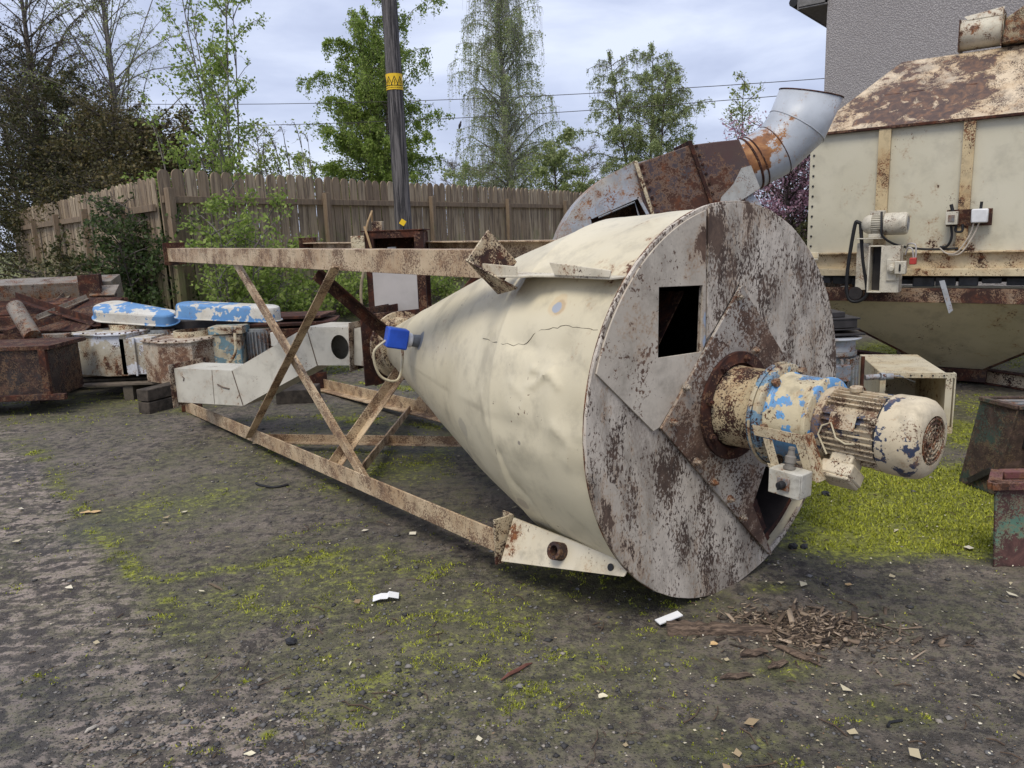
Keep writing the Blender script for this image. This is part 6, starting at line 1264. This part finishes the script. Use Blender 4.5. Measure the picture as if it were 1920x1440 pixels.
Yb = 24.; tree('open_tree', 'wide open-crowned pale green tree above the fan, right of the weeping birch', 'tree', 'birches beyond the fence', *[AY(1215, 300, Yb).x, Yb], topz(120, Yb), lambda h: 1.8 * (1 - h ** 2.2) ** .6 + .1, 150, 28, 70000, .052, LB, BK_D, .13, .12, .7, .4, 12, drop=.9, sublen=.55, dn=5.0, jit=.1, stems=3, sprd=.45)
Yb = 22.; tree('sparse_tree', 'small thin-leaved sapling between the open tree and the elbow pipe', 'tree', None, *[AY(1385, 300, Yb).x, Yb], topz(190, Yb), lambda h: 1.0 * (1 - h) ** .5 + .1, 26, 12, 1500, .07, LY, BK_G, .05, .3, .9, 0, 14)
Yb = 26.; tree('low_birch', 'low pale green bushy tree at the foot of the weeping birch', 'tree', None, *[AY(1045, 330, Yb).x, Yb], topz(285, Yb), lambda h: 1.6 * (1 - h) ** .4 + .2, 40, 20, 9000, .09, LB, BK_D, .08, .25, .7, .3, 15)
Yb = 30.; tree('low_hazel', 'low green bush just showing over the fence left of the weeping birch', 'tree', None, *[AY(880, 330, Yb).x, Yb], topz(325, Yb), lambda h: 1.8 * (1 - h) ** .4 + .2, 30, 18, 5000, .1, LB, BK_D, .08, .3, .7, .2, 16)
Yb = 13.4; tree('sapling', 'tall many-stemmed sapling with small leaf tufts behind the fence corner', 'tree', None, *[AY(415, 300, Yb).x, Yb], topz(-60, Yb), lambda h: .62 * (1 - h) ** .4 + .15, 84, 9, 6500, .062, LG, BK_G, .07, .22, 1.15, 0, 21, stems=6, sprd=.28, twig_r=.004, sublen=.3)
Yb = 17.; tree('bare_birch', 'big fine-twigged tree with hardly a leaf yet, at the upper left', 'tree', None, *[AY(225, 300, Yb).x, Yb], topz(-160, Yb), lambda h: 2.1 * (1 - h ** 2) ** .6 * min(1, .7 + h) + .2, 90, 44, 14000, .032, LY, BK_G, .12, .22, 1.0, .15, 25, drop=.5, twig_r=.0035, sublen=.5, lw=.2)
Yb = 20.; tree('bare_birch', 'second fine-twigged tree at the far upper left corner', 'tree', None, *[AY(70, 300, Yb).x, Yb], topz(-140, Yb), lambda h: 2.6 * (1 - h ** 2) ** .6 * min(1, .7 + h) + .2, 90, 44, 22000, .04, LOL, BK_D, .15, .2, .9, .15, 27, drop=.5, twig_r=.005, sublen=.5, lw=.25)
for i, (px, Yb, ty, wd_, mt_, lab) in enumerate(((30, 20, 95, 2.3, LD, 'dark dense hedge tree filling the far left edge'), (140, 18, 150, 1.9, LD, 'dark brownish hedge tree rising over the left fence'), (225, 15.6, 215, 1.4, LOL, 'olive brown bush over the left fence, next to the corner'), (300, 13.6, 235, 1.0, LOL, 'olive and green bush just behind the fence corner post'), (90, 18.5, 260, 1.7, LD, 'lower dark bush hugging the shadowed left fence'))):
    tree('hedge_tree', lab, 'tree', 'hedge behind the left fence', AY(px, 300, Yb).x, Yb, topz(ty, Yb), lambda h, w_=wd_: w_ * (1 - h) ** .35 + .15, 90, 18, 26000, .06, mt_, BK_D, .08, .08, .75, 0, 40 + i, sublen=.45)
for i, (px, Yb, ty, wd_, n_, lab) in enumerate(((340, 11.9, 262, .55, 3600, 'green shrub poking over the fence by the corner'), (430, 12.3, 268, .55, 3000, 'green leafy shrub behind the fence under the tall sapling'), (505, 12.9, 225, .42, 1900, 'shrub with long upright leafy shoots against the sky'), (560, 13.4, 250, .38, 1300, 'thin shrub with arching leafy shoots left of the bushy tree'))):
    tree('shrub', lab, 'shrub', 'shrubs behind the fence', AY(px, 300, Yb).x, Yb, topz(ty, Yb), lambda h, w_=wd_: w_ * (1 - h) ** .3 * min(1, .4 + h) + .08, 60, 6, n_, .06, LY if i > 1 else LG, BK_G, .04, .15, 1.1, 0, 60 + i, stems=7, sprd=.3, twig_r=.004)
# in front of the fence: climbing shrubs and weeds
p = AY(425, 520, 10.0); tree('climbing_shrub', 'green leggy shrub growing in front of the corner of the fence', 'shrub', None, p.x, 10.15, 1.95, lambda h: .50 * (1 - h) ** .25 + .1, 60, 7, 4200, .055, LG, BK_G, .03, .05, .7, 0, 71, z0=.2, stems=9, sprd=.42, twig_r=.004)
p = AY(470, 560, 10.4); tree('climbing_shrub', 'smaller green shrub against the boards right of the fence corner', 'shrub', None, p.x, 10.9, 1.35, lambda h: .45 * (1 - h) ** .25 + .1, 40, 7, 3000, .055, LG, BK_G, .03, .05, .6, 0, 72, z0=.2, stems=6, sprd=.3, twig_r=.004)
p = AY(270, 480, 10.6); tree('climbing_shrub', 'dark green spreading shrub in front of the left fence by the corner post', 'shrub', None, p.x, 10.6, 2.05, lambda h: .55 * (1 - h) ** .3 + .1, 90, 9, 9500, .055, leafmat('leaf_mid_green', (.03, .06, .015), (.065, .10, .03), (.11, .15, .045)), BK_D, .04, .03, .7, 0, 73, z0=.1, stems=9, sprd=.4, twig_r=.004)
p = AY(190, 520, 10.6); tree('climbing_shrub', 'low dark shrub at the foot of the left fence behind the scrap', 'shrub', None, p.x, 10.8, 1.4, lambda h: .75 * (1 - h) ** .3 + .1, 60, 8, 5000, .055, LD, BK_D, .03, .03, .6, 0, 74, z0=.1, stems=7, sprd=.4, twig_r=.004)
for i, (px, py, hh_, lab) in enumerate(((520, 600, .55, 'leafy weed clump at the fence foot behind the edge-on guard'), (575, 598, .65, 'broad weed clump at the fence foot between the braces'), (625, 596, .5, 'weed clump at the fence foot beside the upper brace'), (672, 594, .6, 'weed clump at the fence foot left of the open steel box'), (820, 560, .5, 'weed clump at the fence foot right of the open steel box'))):
    Yw = 10.6 + (px - 500) * .0105; p = AY(px, py, Yw); tree('weed_clump', lab, 'plant', 'weeds along the fence foot', p.x, Yw, hh_, lambda h: .42 * (1 - h) ** .3 + .06, 40, 5, 1500, .06, LG, BK_G, .012, .03, .6, 0, 80 + i, z0=.22, stems=8, sprd=.25, twig_r=.003, crown_name='leaves')
# pink blossom and dark greenery between fan and hopper
Yb = 12.5; tree('blossom_tree', 'pink flowering cherry between the elbow pipe and the hopper bin', 'tree', None, *[AY(1478, 400, Yb).x, Yb], 2.85, lambda h: 1.05 * (1 - h) ** .4 + .1, 56, 16, 9000, .045, LP_, BK_D, .06, .2, .8, 0, 31)
Yb = 13.5; tree('background_shrub', 'green and reddish shrub behind the pink blossom', 'shrub', None, *[AY(1500, 400, Yb).x, Yb], 2.9, lambda h: .9 * (1 - h) ** .4 + .1, 40, 10, 5000, .06, LOL, BK_D, .05, .1, .8, 0, 33)
for i, (px, Yb, lab) in enumerate(((1450, 11.6, 'dark low evergreen under the pink blossom'), (1560, 11.3, 'dark low evergreen behind the left leg of the hopper'))):
    tree('background_shrub', lab, 'shrub', None, AY(px, 450, Yb).x, Yb, 1.15, lambda h: .9 * (1 - h) ** .4 + .1, 50, 12, 6000, .06, LD, BK_D, .04, .05, .6, 0, 35 + i)
# far line of bare trees over the fence
for i, (px, Yb, ty, lab) in enumerate(((1085, 40, 300, 'far bare-twigged tree over the right end of the fence'), (850, 42, 315, 'far bare-twigged tree left of the weeping birch'), (500, 40, 240, 'far bare-twigged tree behind the upright shoots'))):
    tree('far_tree', lab, 'tree', 'far bare trees', AY(px, 300, Yb).x, Yb, topz(ty, Yb), lambda h: 1.7 * (1 - h) ** .4 + .1, 36, 20, 2200, .06, LOL, BK_G, .1, .2, .85, 0, 90 + i, twig_r=.010)
for o in bpy.data.objects:
    if '_o' in o: del o['_o']
